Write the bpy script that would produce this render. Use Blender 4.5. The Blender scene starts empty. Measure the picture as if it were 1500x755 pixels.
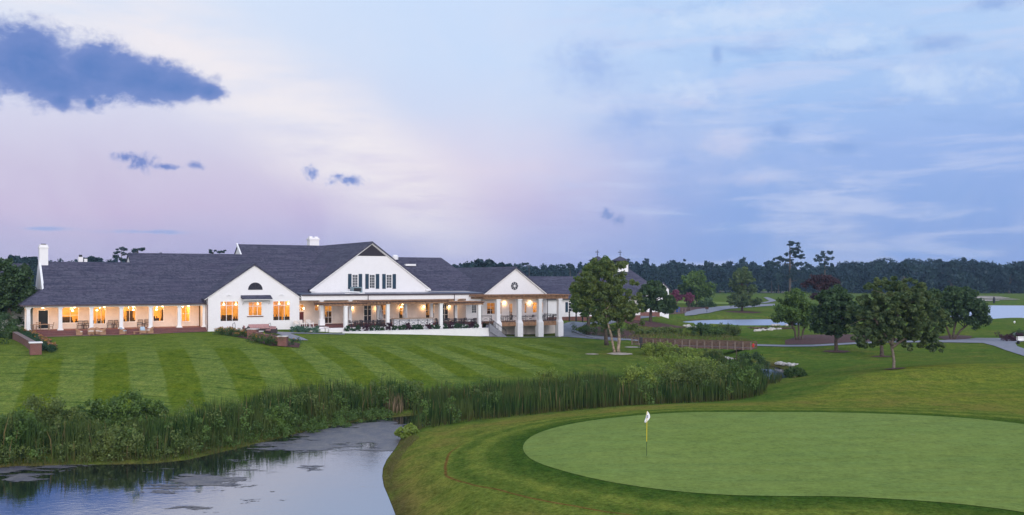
import bpy, math, random
import numpy as np
from mathutils import Vector, Matrix, geometry

SC = bpy.context.scene
COL = SC.collection
R = math.radians
H_CAM, F_PX, HOR = 8.5, 1500.0, 409.0      # eye height over the green, focal length and horizon of the 1500 px wide photo

# ------------------------------------------------------------------ camera
cam_d = bpy.data.cameras.new('camera')
cam = bpy.data.objects.new('camera', cam_d)
COL.objects.link(cam)
cam.location = (0, 0, H_CAM)
cam.rotation_euler = (R(90), 0, 0)
cam_d.sensor_width = 36
cam_d.lens = 36
cam_d.shift_y = (HOR - 377.5) / 1500
cam_d.clip_start = .5
cam_d.clip_end = 9000
SC.camera = cam

# ------------------------------------------------------------------ node helpers
class NT:
    def __init__(s, tree):
        s.t = tree; s.n = tree.nodes; s.l = tree.links
    def put(s, sock, v):
        if hasattr(v, 'is_linked') or isinstance(v, bpy.types.NodeSocket): s.l.new(v, sock)
        elif isinstance(v, (tuple, list)) and len(v) == 3 and sock.type == 'RGBA': sock.default_value = (*v, 1)
        else: sock.default_value = v
    def m(s, op, a, b=0.0, c=None, clamp=False):
        n = s.n.new('ShaderNodeMath'); n.operation = op; n.use_clamp = clamp
        s.put(n.inputs[0], a); s.put(n.inputs[1], b)
        if c is not None: s.put(n.inputs[2], c)
        return n.outputs[0]
    def mr(s, v, a, b, c=0.0, d=1.0, smooth=True):
        n = s.n.new('ShaderNodeMapRange'); n.interpolation_type = 'SMOOTHSTEP' if smooth else 'LINEAR'
        s.put(n.inputs['Value'], v)
        for k, x in zip(('From Min', 'From Max', 'To Min', 'To Max'), (a, b, c, d)): s.put(n.inputs[k], x)
        return n.outputs['Result']
    def mix(s, f, a, b, mode='MIX'):
        n = s.n.new('ShaderNodeMix'); n.data_type = 'RGBA'; n.blend_type = mode; n.clamp_factor = True
        s.put(n.inputs['Factor'], f); s.put(n.inputs['A'] if False else n.inputs[6], a); s.put(n.inputs[7], b)
        return n.outputs[2]
    def noise(s, vec, scale, detail=4, rough=.55, dist=0.0, col=False, dim='3D'):
        n = s.n.new('ShaderNodeTexNoise'); n.noise_dimensions = dim
        if vec is not None: s.l.new(vec, n.inputs['Vector'])
        n.inputs['Scale'].default_value = scale; n.inputs['Detail'].default_value = detail
        n.inputs['Roughness'].default_value = rough; n.inputs['Distortion'].default_value = dist
        return n.outputs['Color' if col else 'Fac']
    def comb(s, x, y, z):
        n = s.n.new('ShaderNodeCombineXYZ')
        for i, v in enumerate((x, y, z)): s.put(n.inputs[i], v)
        return n.outputs[0]
    def sep(s, v):
        n = s.n.new('ShaderNodeSeparateXYZ'); s.l.new(v, n.inputs[0]); return n.outputs
    def mapping(s, v, loc=(0,0,0), rot=(0,0,0), scale=(1,1,1)):
        n = s.n.new('ShaderNodeMapping'); s.l.new(v, n.inputs[0])
        n.inputs['Location'].default_value = loc; n.inputs['Rotation'].default_value = rot; n.inputs['Scale'].default_value = scale
        return n.outputs[0]
    def pos(s): return s.n.new('ShaderNodeNewGeometry').outputs['Position']
    def obj(s): return s.n.new('ShaderNodeTexCoord').outputs['Object']
    def attr(s, name):
        n = s.n.new('ShaderNodeAttribute'); n.attribute_name = name; return n.outputs['Fac']
    def bump(s, h, strength=.3, dist=.05):
        n = s.n.new('ShaderNodeBump'); n.inputs['Strength'].default_value = strength; n.inputs['Distance'].default_value = dist
        s.l.new(h, n.inputs['Height']); return n.outputs[0]
    def ramp(s, v, stops):
        n = s.n.new('ShaderNodeValToRGB'); s.put(n.inputs[0], v); e = n.color_ramp.elements
        while len(e) < len(stops): e.new(.5)
        for x, (p, c) in zip(e, stops): x.position = p; x.color = (*c, 1)
        return n.outputs[0]

def lin(r, g, b):
    f = lambda v: (v/255/12.92) if v/255 <= .04045 else ((v/255+.055)/1.055)**2.4
    return (f(r), f(g), f(b))

# ------------------------------------------------------------------ world: dusk sky in real directions
SUN_AZ, SUN_EL = R(163), R(19)
w = bpy.data.worlds.new('World'); SC.world = w; w.use_nodes = True
w.cycles.sampling_method = 'MANUAL'; w.cycles.sample_map_resolution = 1024
N = NT(w.node_tree); N.n.clear()
gen = N.n.new('ShaderNodeTexCoord').outputs['Generated']
sx, sy, sz = N.sep(gen)
az = N.m('ARCTAN2', sx, sy)
el = N.m('ARCSINE', sz)
def A_(px): return math.atan((px-750)/1500)
def E_(px, py): return math.atan((HOR-py)/math.hypot(1500, px-750))
azel = N.comb(az, el, 0.0)
warp = N.noise(azel, 7, 4, .55, col=True)
wv = N.n.new('ShaderNodeVectorMath'); wv.operation = 'MULTIPLY_ADD'
N.l.new(warp, wv.inputs[0]); wv.inputs[1].default_value = (.07, .035, 0); N.l.new(azel, wv.inputs[2])
wa, we, _ = N.sep(wv.outputs[0])
wa = N.m('SUBTRACT', wa, .035); we = N.m('SUBTRACT', we, .0175)
def vramp(stops):   # stops (y px at image centre, rgb)
    top = .32
    st = sorted([(max(0, min(1, math.atan((HOR-y)/1500)/top)), lin(*c)) for y, c in stops])
    return N.ramp(N.m('DIVIDE', we, top), st)
left = vramp([(409,(168,166,212)),(350,(185,174,216)),(310,(200,182,218)),(250,(206,196,224)),(170,(218,219,240)),(90,(222,229,246)),(0,(220,231,250))])
mid = vramp([(409,(160,170,222)),(350,(184,186,228)),(300,(202,192,226)),(250,(222,212,234)),(170,(210,220,245)),(90,(203,222,251)),(0,(202,223,253))])
right = vramp([(409,(142,168,224)),(350,(138,168,228)),(300,(142,172,230)),(230,(154,182,236)),(170,(162,192,241)),(90,(176,206,247)),(0,(184,212,249))])
sky = N.mix(N.mr(wa, A_(150), A_(760)), left, mid)
sky = N.mix(N.mr(wa, A_(700), A_(1120)), sky, right)
# cream veil running down to the right on the left side
veil = N.m('ADD', N.m('MULTIPLY', wa, .55), we)
c0 = .55*A_(420)+E_(420, 165)
vd = N.m('ABSOLUTE', N.m('SUBTRACT', veil, c0))
vn = N.noise(N.mapping(azel, rot=(0,0,R(-28)), scale=(5, 26, 1)), 1.0, 5, .6)
vm = N.m('MULTIPLY', N.mr(vd, .0, .085, 1, 0), N.mr(vn, .2, .6))
vm = N.m('MULTIPLY', vm, N.mr(az, A_(800), A_(560)))
sky = N.mix(N.m('MULTIPLY', vm, .95), sky, lin(247,240,243))
# high wisps to the right
wn = N.noise(N.mapping(azel, rot=(0,0,R(9)), scale=(4.0, 26, 1)), 1.6, 6, .6, .4)
wm = N.m('MULTIPLY', N.mr(wn, .46, .66), N.mr(az, A_(650), A_(1000)))
sky = N.mix(N.m('MULTIPLY', wm, .55), sky, lin(206,215,245))
wn2 = N.noise(N.mapping(azel, loc=(3,1,0), rot=(0,0,R(14)), scale=(5.0, 17, 1)), 2.0, 6, .6, .3)
wm2 = N.m('MULTIPLY', N.mr(wn2, .5, .72), N.mr(az, A_(750), A_(1050)))
sky = N.mix(N.m('MULTIPLY', wm2, .5), sky, lin(140,174,230))
bl = N.noise(azel, 5.5, 5, .6, .5)
sky = N.mix(N.m('MULTIPLY', N.mr(bl, .42, .7), .22), sky, lin(232,232,244))
# dark low clouds: sums of soft lobes broken up by noise
cn = N.noise(N.mapping(azel, scale=(1, 1.5, 1)), 26, 8, .62, .25)
cn2 = N.noise(N.mapping(azel, scale=(1, 1.3, 1)), 95, 5, .6, .2)
cnf = N.m('ADD', N.m('MULTIPLY', N.m('SUBTRACT', N.noise(azel, 75, 6, .62, .3), .5), 3.2), N.m('MULTIPLY', N.m('SUBTRACT', N.noise(azel, 190, 4, .6), .5), 1.2))
cnz = N.m('ADD', N.m('MULTIPLY', N.m('SUBTRACT', cn, .5), 2.6), N.m('MULTIPLY', N.m('SUBTRACT', cn2, .5), 1.3))
def lobes(ls):
    acc = None
    for px, py, rx, ry in ls:
        a = N.m('DIVIDE', N.m('SUBTRACT', az, A_(px)), rx/1500*math.cos(A_(px))**2)
        b = N.m('DIVIDE', N.m('SUBTRACT', el, E_(px, py)), ry/1500*math.cos(A_(px)))
        d = N.m('SQRT', N.m('ADD', N.m('MULTIPLY', a, a), N.m('MULTIPLY', b, b)))
        v = N.m('SUBTRACT', 1.0, d)
        acc = v if acc is None else N.m('SMOOTH_MAX', acc, v, .25)
    return acc
def cloud(base, ls, soft, col_lo, col_hi, amt=1.0, nz=.5, fine=False):
    f = N.m('ADD', lobes(ls), N.m('MULTIPLY', cnf if fine else cnz, nz))
    m_ = N.mr(f, -.02, soft)
    cc = N.mix(N.mr(f, .05, .95), col_hi, col_lo)
    cc = N.mix(N.m('MULTIPLY', N.mr(cn2, .35, .7), .25), cc, col_hi)
    return N.mix(N.m('MULTIPLY', m_, amt), base, cc)
sky = cloud(sky, [(45,92,120,70),(-60,100,130,68),(135,100,95,56),(95,122,140,44),(205,116,96,42),(262,126,76,30),(306,134,34,19),(90,146,26,18),(132,150,14,14)], .5,
            lin(88,124,192), lin(128,146,206), .99, .42)
sky = cloud(sky, [(180,230,30,11),(208,238,34,17),(240,244,34,8),(286,241,18,9)], 1.0, lin(100,126,198), lin(172,178,222), .95, .66, True)
sky = cloud(sky, [(455,252,15,15),(508,265,38,11),(495,258,16,9)], 1.0, lin(104,132,204), lin(176,184,228), .95, .66, True)
sky = cloud(sky, [(890,314,18,14),(905,322,17,13)], 1.1, lin(116,142,206), lin(164,176,224), .95, .62, True)
sky = cloud(sky, [(860,100,90,60),(930,180,70,50),(1000,235,60,26),(1140,192,60,26),(1240,215,90,20)], 1.2, lin(140,172,232), lin(160,184,236), .62, .5)
sky = cloud(sky, [(1060,215,70,30),(1100,262,90,16),(1010,150,60,20)], 1.0, lin(214,214,240), lin(200,208,240), .5, .6)
sky = cloud(sky, [(1060,30,190,40),(1370,120,130,40),(1240,60,110,30),(1010,130,70,40)], 1.1, lin(216,230,252), lin(200,218,248), .6, .8)
sky = cloud(sky, [(1050,80,14,24),(1140,190,46,20),(1230,218,70,16),(1455,6,60,16),(1070,332,34,9),(1083,300,20,7),(1375,65,60,20),(220,340,90,5),(60,335,60,5)], .9, lin(132,166,226), lin(160,186,232), .6, .6)
# overhead and behind the viewer: brighter afterglow
zen = N.mr(el, R(16), R(55))
sky = N.mix(zen, sky, (.56, .70, .98))
back = N.m('MULTIPLY', N.mr(N.m('ABSOLUTE', N.m('SUBTRACT', N.m('ABSOLUTE', az), math.pi)), R(115), R(20)), N.mr(el, R(70), R(5)))
sky = N.mix(back, sky, (.98, .95, 1.06))
nish = N.n.new('ShaderNodeTexSky'); nish.sky_type = 'NISHITA'; nish.sun_disc = False
nish.sun_elevation = SUN_EL; nish.sun_rotation = SUN_AZ
bg = N.n.new('ShaderNodeBackground'); N.l.new(sky, bg.inputs[0]); bg.inputs[1].default_value = .97
bg2 = N.n.new('ShaderNodeBackground'); N.l.new(nish.outputs[0], bg2.inputs[0]); bg2.inputs[1].default_value = .004
ad = N.n.new('ShaderNodeAddShader'); N.l.new(bg.outputs[0], ad.inputs[0]); N.l.new(bg2.outputs[0], ad.inputs[1])
wo = N.n.new('ShaderNodeOutputWorld'); N.l.new(ad.outputs[0], wo.inputs[0])

sun_d = bpy.data.lights.new('sun', 'SUN'); sun_d.energy = 2.05; sun_d.angle = R(40); sun_d.color = (1, .96, .97)
sun = bpy.data.objects.new('sun', sun_d); COL.objects.link(sun)
dv = Vector((math.sin(SUN_AZ)*math.cos(SUN_EL), math.cos(SUN_AZ)*math.cos(SUN_EL), math.sin(SUN_EL)))
sun.rotation_euler = dv.to_track_quat('Z', 'Y').to_euler(); sun.location = (0, -40, 60)

SC.view_settings.view_transform = 'Standard'; SC.view_settings.look = 'None'
SC.view_settings.exposure = 0; SC.view_settings.gamma = 1
SC.render.engine = 'CYCLES'
cy = SC.cycles
cy.use_denoising = True
try: cy.denoiser = 'OPENIMAGEDENOISE'
except Exception: pass
cy.max_bounces = 6; cy.diffuse_bounces = 3; cy.glossy_bounces = 3; cy.transmission_bounces = 3; cy.transparent_max_bounces = 8
cy.volume_bounces = 0; cy.sample_clamp_indirect = 4

# ------------------------------------------------------------------ mesh helpers
class MB:
    def __init__(s): s.v = []; s.f = []
    def add(s, vs, fs):
        o = len(s.v); s.v.extend([tuple(x) for x in vs]); s.f.extend([tuple(i+o for i in q) for q in fs]); return s
    def box(s, x0, x1, y0, y1, z0, z1):
        return s.add([(x0,y0,z0),(x1,y0,z0),(x1,y1,z0),(x0,y1,z0),(x0,y0,z1),(x1,y0,z1),(x1,y1,z1),(x0,y1,z1)],
                     [(0,3,2,1),(4,5,6,7),(0,1,5,4),(1,2,6,5),(2,3,7,6),(3,0,4,7)])
    def hexa(s, b, t):   # four bottom points, four top points (ccw seen from above)
        return s.add(list(b)+list(t), [(0,3,2,1),(4,5,6,7),(0,1,5,4),(1,2,6,5),(2,3,7,6),(3,0,4,7)])
    def bar(s, p, q, w, h=None):
        h = h or w; p = Vector(p); q = Vector(q); d = (q-p).normalized()
        up = Vector((0,0,1)) if abs(d.z) < .95 else Vector((1,0,0))
        a = d.cross(up).normalized()*w/2; b = a.cross(d).normalized()*h/2
        return s.hexa([p-a-b, p+a-b, q+a-b, q-a-b], [p-a+b, p+a+b, q+a+b, q-a+b])
    def tube(s, pts, rad, n=7, cap=True):
        pts = [Vector(p) for p in pts]; rings = []
        for i, p in enumerate(pts):
            d = (pts[min(i+1, len(pts)-1)]-pts[max(i-1, 0)]).normalized()
            up = Vector((0,1,0)) if abs(d.y) < .9 else Vector((1,0,0))
            a = d.cross(up).normalized(); b = d.cross(a).normalized()
            r = rad[i] if hasattr(rad, '__len__') else rad
            rings.append([p+(a*math.cos(t*2*math.pi/n)+b*math.sin(t*2*math.pi/n))*r for t in range(n)])
        fs = [(i*n+k, i*n+(k+1)%n, (i+1)*n+(k+1)%n, (i+1)*n+k) for i in range(len(pts)-1) for k in range(n)]
        if cap: fs += [tuple(range(n))[::-1], tuple((len(pts)-1)*n+k for k in range(n))]
        return s.add([v for r in rings for v in r], fs)
    def lathe(s, c, prof, n=12):   # prof: (r, z)
        vs = [(c[0]+r*math.cos(2*math.pi*k/n), c[1]+r*math.sin(2*math.pi*k/n), c[2]+z) for r, z in prof for k in range(n)]
        fs = [(i*n+k, i*n+(k+1)%n, (i+1)*n+(k+1)%n, (i+1)*n+k) for i in range(len(prof)-1) for k in range(n)]
        fs += [tuple(range(n))[::-1], tuple((len(prof)-1)*n+k for k in range(n))]
        return s.add(vs, fs)
    def prism(s, poly, h0, h1, axis='v'):  # polygon in (u,z) extruded along v, or (v,z) along u, or (u,v) along z
        P = {'v': lambda a, b, h: (a, h, b), 'u': lambda a, b, h: (h, a, b), 'z': lambda a, b, h: (a, b, h)}[axis]
        n = len(poly); vs = [P(a, b, h0) for a, b in poly]+[P(a, b, h1) for a, b in poly]
        return s.add(vs, [tuple(range(n)), tuple(range(2*n-1, n-1, -1))]+[(i, n+i, n+(i+1) % n, (i+1) % n) for i in range(n)])
    def build(s, name, mat, parent=None, smooth=False, loc=None):
        me = bpy.data.meshes.new(name); me.from_pydata(s.v, [], s.f); me.update()
        import bmesh
        b = bmesh.new(); b.from_mesh(me); bmesh.ops.recalc_face_normals(b, faces=b.faces); b.to_mesh(me); b.free()
        return link(name, me, mat, parent, smooth, loc)

def link(name, me, mat, parent=None, smooth=False, loc=None):
    if mat: me.materials.append(mat)
    if smooth: me.polygons.foreach_set('use_smooth', [True]*len(me.polygons))
    o = bpy.data.objects.new(name, me); COL.objects.link(o)
    if parent: o.parent = parent
    if loc: o.location = loc
    return o
def quads_mesh(name, V, mat, parent=None, nper=4, F=None):
    V = np.asarray(V, np.float32).reshape(-1, 3)
    me = bpy.data.meshes.new(name); me.vertices.add(len(V)); me.vertices.foreach_set('co', V.ravel())
    if F is None: F = np.arange(len(V), dtype=np.int32).reshape(-1, nper)
    F = np.asarray(F, np.int32); k = F.shape[1]
    me.loops.add(F.size); me.loops.foreach_set('vertex_index', F.ravel())
    me.polygons.add(len(F)); me.polygons.foreach_set('loop_start', np.arange(0, F.size, k, dtype=np.int32))
    me.update(calc_edges=True); me.validate()
    return link(name, me, mat, parent)
def tag(o, label=None, cat=None, group=None, kind=None):
    if label: o['label'] = label
    if cat: o['category'] = cat
    if group: o['group'] = group
    if kind: o['kind'] = kind
    return o
def empty(name, loc, rz=0, label=None, cat=None, group=None):
    o = bpy.data.objects.new(name, None); COL.objects.link(o); o.location = loc; o.rotation_euler = (0, 0, rz)
    o.empty_display_size = .3
    return tag(o, label, cat, group)
KIDS = {}
def copy_tree(o, loc, rz, label, group=None, scale=None):
    c = o.copy(); COL.objects.link(c); c.location = loc; c.rotation_euler = (0, 0, rz); c['label'] = label
    if scale: c.scale = scale
    if group: c['group'] = group
    for ch in [x for x in o.children]:
        d = ch.copy(); COL.objects.link(d); d.parent = c
        for g in ch.children:
            e = g.copy(); COL.objects.link(e); e.parent = d
    return c

# ------------------------------------------------------------------ materials
def mat(name, col, rough=.7, metal=0.0, nscale=None, namt=.15, bump=0, bscale=40, spec=.3, emit=None, obj=False):
    m = bpy.data.materials.new(name); m.use_nodes = True; t = NT(m.node_tree)
    p = m.node_tree.nodes['Principled BSDF']; p.inputs['Roughness'].default_value = rough; p.inputs['Metallic'].default_value = metal
    p.inputs['Specular IOR Level'].default_value = spec
    vec = t.obj() if obj else t.pos()
    if nscale:
        n = t.noise(vec, nscale, 5, .6)
        dark = tuple(c*(1-namt) for c in col); lite = tuple(min(1, c*(1+namt)) for c in col)
        t.l.new(t.mix(t.mr(n, .3, .7), dark, lite), p.inputs['Base Color'])
    else: p.inputs['Base Color'].default_value = (*col, 1)
    if bump: t.l.new(t.bump(t.noise(vec, bscale, 4), bump, .02), p.inputs['Normal'])
    if emit: p.inputs['Emission Color'].default_value = (*emit[0], 1); p.inputs['Emission Strength'].default_value = emit[1]
    m['p'] = 1
    return m
M = {}
M['white'] = mat('white_paint', (.80,.79,.79), .55, nscale=.9, namt=.04)
M['trim'] = mat('white_trim', (.82,.81,.80), .45, nscale=1.5, namt=.03)
M['stucco'] = mat('cream_wall', (.70,.63,.57), .7, nscale=1.2, namt=.05)
M['concrete'] = mat('concrete', (.23,.23,.26), .8, nscale=1.5, namt=.15)
M['asphalt'] = mat('asphalt', (.17,.18,.21), .8, nscale=.6, namt=.2)
M['metal_dark'] = mat('dark_metal', (.03,.03,.035), .45, .4, nscale=6)
M['dark_chair'] = mat('dark_chair', (.045,.035,.035), .5, nscale=6)
M['rail'] = mat('rail_metal', (.05,.05,.065), .5, .3)
M['gutter'] = mat('gutter_metal', (.075,.055,.065), .4, .3)
M['cedar'] = mat('cedar_wood', (.27,.15,.085), .7, nscale=3, namt=.35, bump=.2)
M['cedar2'] = mat('weathered_wood', (.14,.085,.07), .8, nscale=2.5, namt=.35, bump=.2)
M['teak'] = mat('teak', (.33,.22,.15), .6, nscale=5, namt=.25)
M['wicker'] = mat('wicker', (.38,.22,.13), .7, nscale=30, namt=.35, bump=.5)
M['cush_blue'] = mat('blue_cushion', (.42,.52,.60), .85, nscale=8)
M['cush_pink'] = mat('rose_cushion', (.42,.24,.23), .85, nscale=8)
M['shutter'] = mat('shutter_paint', (.018,.045,.075), .45, nscale=3)
M['vent'] = mat('vent_louvre', (.018,.018,.03), .6, nscale=2)
M['glassd'] = mat('dark_glass', (.02,.025,.035), .08, spec=.6)
M['door_red'] = mat('dark_red_door', (.09,.018,.018), .45)
M['room'] = mat('room_wall', (.85,.55,.18), .8, nscale=.8, namt=.25)
M['roomfloor'] = mat('room_floor', (.16,.07,.03), .5)
M['furn'] = mat('dark_furniture', (.05,.025,.015), .6)
M['lamp'] = mat('lamp_glass', (1,.8,.5), .4, emit=((1,.72,.38), 9))
M['bridge_post'] = mat('bridge_post', (.21,.16,.13), .8, nscale=3)
M['yellow'] = mat('yellow_pole', (.62,.47,.02), .4)
M['green_pole'] = mat('green_pole', (.02,.05,.02), .4)
M['flag'] = mat('flag_cloth', (.85,.85,.88), .8)
M['flagmark'] = mat('flag_print', (.05,.06,.18), .8)
M['sand'] = mat('sand', (.42,.36,.29), .9, nscale=1.2, namt=.4)
M['mulch'] = mat('mulch', (.085,.035,.028), .95, nscale=3, namt=.4, bump=.6, bscale=14)
M['bark_pale'] = mat('pale_bark', (.27,.21,.155), .85, nscale=4, namt=.45, bump=.6, bscale=10)
M['bark'] = mat('dark_bark', (.085,.065,.05), .9, nscale=5, namt=.4, bump=.6, bscale=10)
M['bark_grey'] = mat('grey_bark', (.17,.14,.115), .9, nscale=4, namt=.4, bump=.6, bscale=10)
M['algae'] = None
M['blue'] = mat('blue_plastic', (.02,.10,.42), .5)
M['red'] = mat('red_paint', (.5,.03,.03), .5)
M['stone'] = mat('pale_stone', (.48,.45,.42), .85, nscale=1.3, namt=.35, bump=.5, bscale=8)

def brick_mat(name, c1, c2, mortar, sc=1.0, bw=.23, rh=.075, wear=.5):
    m = bpy.data.materials.new(name); m.use_nodes = True; t = NT(m.node_tree); p = m.node_tree.nodes['Principled BSDF']
    x, y, z = t.sep(t.obj())
    b = t.n.new('ShaderNodeTexBrick'); t.l.new(t.comb(t.m('ADD', x, y), z, 0.0), b.inputs['Vector'])
    b.inputs['Scale'].default_value = 1; b.inputs['Brick Width'].default_value = bw*sc; b.inputs['Row Height'].default_value = rh*sc
    b.inputs['Mortar Size'].default_value = .008*sc
    for k, c in (('Color1', c1), ('Color2', c2), ('Mortar', mortar)): b.inputs[k].default_value = (*c, 1)
    n = t.noise(t.pos(), 1.4, 5, .6)
    t.l.new(t.mix(t.m('MULTIPLY', t.mr(n, .3, .75), wear), b.outputs['Color'], tuple(c*.7 for c in c1)), p.inputs['Base Color'])
    t.l.new(t.bump(b.outputs['Fac'], -.3, .01), p.inputs['Normal']); p.inputs['Roughness'].default_value = .85
    return m
M['brick'] = brick_mat('red_brick', (.21,.075,.055), (.15,.05,.04), (.2,.15,.13))
M['wbrick'] = brick_mat('white_brick', (.84,.82,.82), (.81,.79,.79), (.76,.74,.74), wear=.12)
M['paver'] = brick_mat('paver_brick', (.19,.065,.06), (.13,.045,.045), (.16,.10,.09), 1.4)

def roof_mat():
    m = bpy.data.materials.new('roof_shingle'); m.use_nodes = True; t = NT(m.node_tree); p = m.node_tree.nodes['Principled BSDF']
    x, y, z = t.sep(t.obj())
    b = t.n.new('ShaderNodeTexBrick'); t.l.new(t.comb(t.m('ADD', x, y), t.m('MULTIPLY', z, 1.0), 0.0), b.inputs['Vector'])
    b.inputs['Scale'].default_value = 1; b.inputs['Brick Width'].default_value = .55; b.inputs['Row Height'].default_value = .16
    b.inputs['Mortar Size'].default_value = .012; b.inputs['Bias'].default_value = -.1
    for k, c in (('Color1', (.094,.092,.130)), ('Color2', (.034,.034,.058)), ('Mortar', (.016,.017,.03))): b.inputs[k].default_value = (*c, 1)
    n = t.noise(t.mapping(t.obj(), scale=(1, 1, .5)), 3.6, 6, .8)
    c = t.mix(t.m('MULTIPLY', t.mr(n, .47, .55), .85), b.outputs['Color'], (.100,.094,.130))
    n2 = t.noise(t.mapping(t.obj(), scale=(.12, .12, 4.0)), 1.6, 4, .6)
    c = t.mix(t.m('MULTIPLY', t.mr(n2, .45, .62), .6), c, (.026,.028,.055))
    n3 = t.noise(t.obj(), .35, 4, .6)
    c = t.mix(t.m('MULTIPLY', t.mr(n3, .4, .7), .35), c, (.070,.060,.098))
    t.l.new(c, p.inputs['Base Color']); p.inputs['Roughness'].default_value = .85; p.inputs['Specular IOR Level'].default_value = .2
    t.l.new(t.bump(b.outputs['Fac'], -.5, .03), p.inputs['Normal'])
    return m
M['roof'] = roof_mat()

def glass_mat():
    m = bpy.data.materials.new('window_glass'); m.use_nodes = True; t = m.node_tree; t.nodes.clear()
    tr = t.nodes.new('ShaderNodeBsdfTransparent'); tr.inputs[0].default_value = (.93,.95,.95,1)
    gl = t.nodes.new('ShaderNodeBsdfGlossy'); gl.inputs['Roughness'].default_value = .03
    mx = t.nodes.new('ShaderNodeMixShader'); mx.inputs[0].default_value = .10
    o = t.nodes.new('ShaderNodeOutputMaterial')
    t.links.new(tr.outputs[0], mx.inputs[1]); t.links.new(gl.outputs[0], mx.inputs[2]); t.links.new(mx.outputs[0], o.inputs[0])
    return m
M['glass'] = glass_mat()

def leaf_mat(name, c1, c2, c3=None, trans=.35, ns=.9):
    m = bpy.data.materials.new(name); m.use_nodes = True; t = NT(m.node_tree); t.n.clear()
    g = t.n.new('ShaderNodeNewGeometry'); rnd = g.outputs['Random Per Island']
    n = t.noise(g.outputs['Position'], ns, 3, .6)
    c = t.mix(t.mr(rnd, 0, 1, smooth=False), c1, c2)
    c = t.mix(t.m('MULTIPLY', t.mr(n, .4, .68), .75), c, c3 or tuple(x*1.4 for x in c2))
    d = t.n.new('ShaderNodeBsdfDiffuse'); t.l.new(c, d.inputs[0])
    tr = t.n.new('ShaderNodeBsdfTranslucent'); t.l.new(t.mix(.5, c, tuple(x*1.3 for x in c2)), tr.inputs[0])
    mx = t.n.new('ShaderNodeMixShader'); mx.inputs[0].default_value = trans
    t.l.new(d.outputs[0], mx.inputs[1]); t.l.new(tr.outputs[0], mx.inputs[2])
    gl = t.n.new('ShaderNodeBsdfGlossy'); gl.inputs['Roughness'].default_value = .5; gl.inputs[0].default_value = (.5,.55,.6,1)
    m2 = t.n.new('ShaderNodeMixShader'); m2.inputs[0].default_value = .035
    t.l.new(mx.outputs[0], m2.inputs[1]); t.l.new(gl.outputs[0], m2.inputs[2])
    o = t.n.new('ShaderNodeOutputMaterial'); t.l.new(m2.outputs[0], o.inputs[0])
    return m
M['leaf'] = leaf_mat('leaf_green', (0.049,0.100,0.022), (0.109,0.177,0.035))
M['leaf_olive'] = leaf_mat('leaf_olive', (0.064,0.110,0.026), (0.141,0.189,0.044), (0.192,0.232,0.055))
M['leaf_dark'] = leaf_mat('leaf_dark', (0.026,0.059,0.022), (0.064,0.110,0.035))
M['leaf_oak'] = leaf_mat('leaf_oak', (0.051,0.095,0.037), (0.109,0.159,0.057), (0.154,0.195,0.066))
M['leaf_red'] = leaf_mat('leaf_purple', (.035,.016,.020), (.065,.028,.028))
M['leaf_pink'] = leaf_mat('blossom_pink', (.11,.028,.06), (.22,.06,.11))
M['leaf_willow'] = leaf_mat('leaf_willow', (.12,.19,.03), (.24,.32,.055), (.30,.36,.06))
M['leaf_pine'] = leaf_mat('pine_needles', (.010,.024,.024), (.020,.042,.034), trans=.15)
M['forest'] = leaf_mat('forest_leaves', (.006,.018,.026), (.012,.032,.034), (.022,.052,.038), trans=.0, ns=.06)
M['hedge'] = leaf_mat('hedge_leaves', (.035,.080,.020), (.075,.13,.032))
M['boxwood'] = leaf_mat('boxwood_leaves', (.025,.07,.03), (.05,.10,.045))
M['purple'] = leaf_mat('purple_leaves', (.045,.018,.028), (.08,.03,.045))
M['flower_o'] = leaf_mat('orange_flowers', (.45,.18,.02), (.55,.30,.03))
M['flower_p'] = leaf_mat('pink_flowers', (.26,.10,.09), (.36,.16,.13))
M['blueg'] = leaf_mat('blue_grass', (.06,.13,.09), (.10,.19,.12))

def reed_mat(name, lo, hi, tip):
    m = bpy.data.materials.new(name); m.use_nodes = True; t = NT(m.node_tree); t.n.clear()
    g = t.n.new('ShaderNodeNewGeometry'); rnd = g.outputs['Random Per Island']
    hgt = t.attr('hgt')
    n = t.noise(g.outputs['Position'], .22, 4, .6)
    c = t.mix(rnd, lo, hi)
    c = t.mix(t.mr(n, .42, .62), c, tip)
    dead = t.m('MULTIPLY', t.mr(rnd, .955, .97), .8)
    c = t.mix(dead, c, (.24,.17,.08))
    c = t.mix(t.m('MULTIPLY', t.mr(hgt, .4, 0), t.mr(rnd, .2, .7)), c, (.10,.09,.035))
    d = t.n.new('ShaderNodeBsdfDiffuse'); t.l.new(c, d.inputs[0])
    tr = t.n.new('ShaderNodeBsdfTranslucent'); t.l.new(c, tr.inputs[0])
    mx = t.n.new('ShaderNodeMixShader'); mx.inputs[0].default_value = .3
    t.l.new(d.outputs[0], mx.inputs[1]); t.l.new(tr.outputs[0], mx.inputs[2])
    o = t.n.new('ShaderNodeOutputMaterial'); t.l.new(mx.outputs[0], o.inputs[0])
    return m
M['reed'] = reed_mat('reed_blades', (.012,.034,.012), (.070,.125,.034), (.085,.115,.034))
M['reed_dry'] = reed_mat('dry_reeds', (.16,.12,.06), (.26,.19,.12), (.30,.22,.15))
M['tuft'] = reed_mat('rough_grass', (.10,.15,.035), (.19,.22,.06), (.22,.20,.08))

# ------------------------------------------------------------------ ground shape
PHI = R(29.7); CP, SP = math.cos(PHI), math.sin(PHI); BX, BY = -60.3, 127.2
def W(u, v): return (BX+u*CP-v*SP, BY+u*SP+v*CP)          # building frame -> world
def at(px, py, z):                                        # a spot of the site, from where it is seen in the photo
    Y = F_PX*(H_CAM-z)/(py-HOR); return ((px-750)/F_PX*Y, Y)

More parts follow.
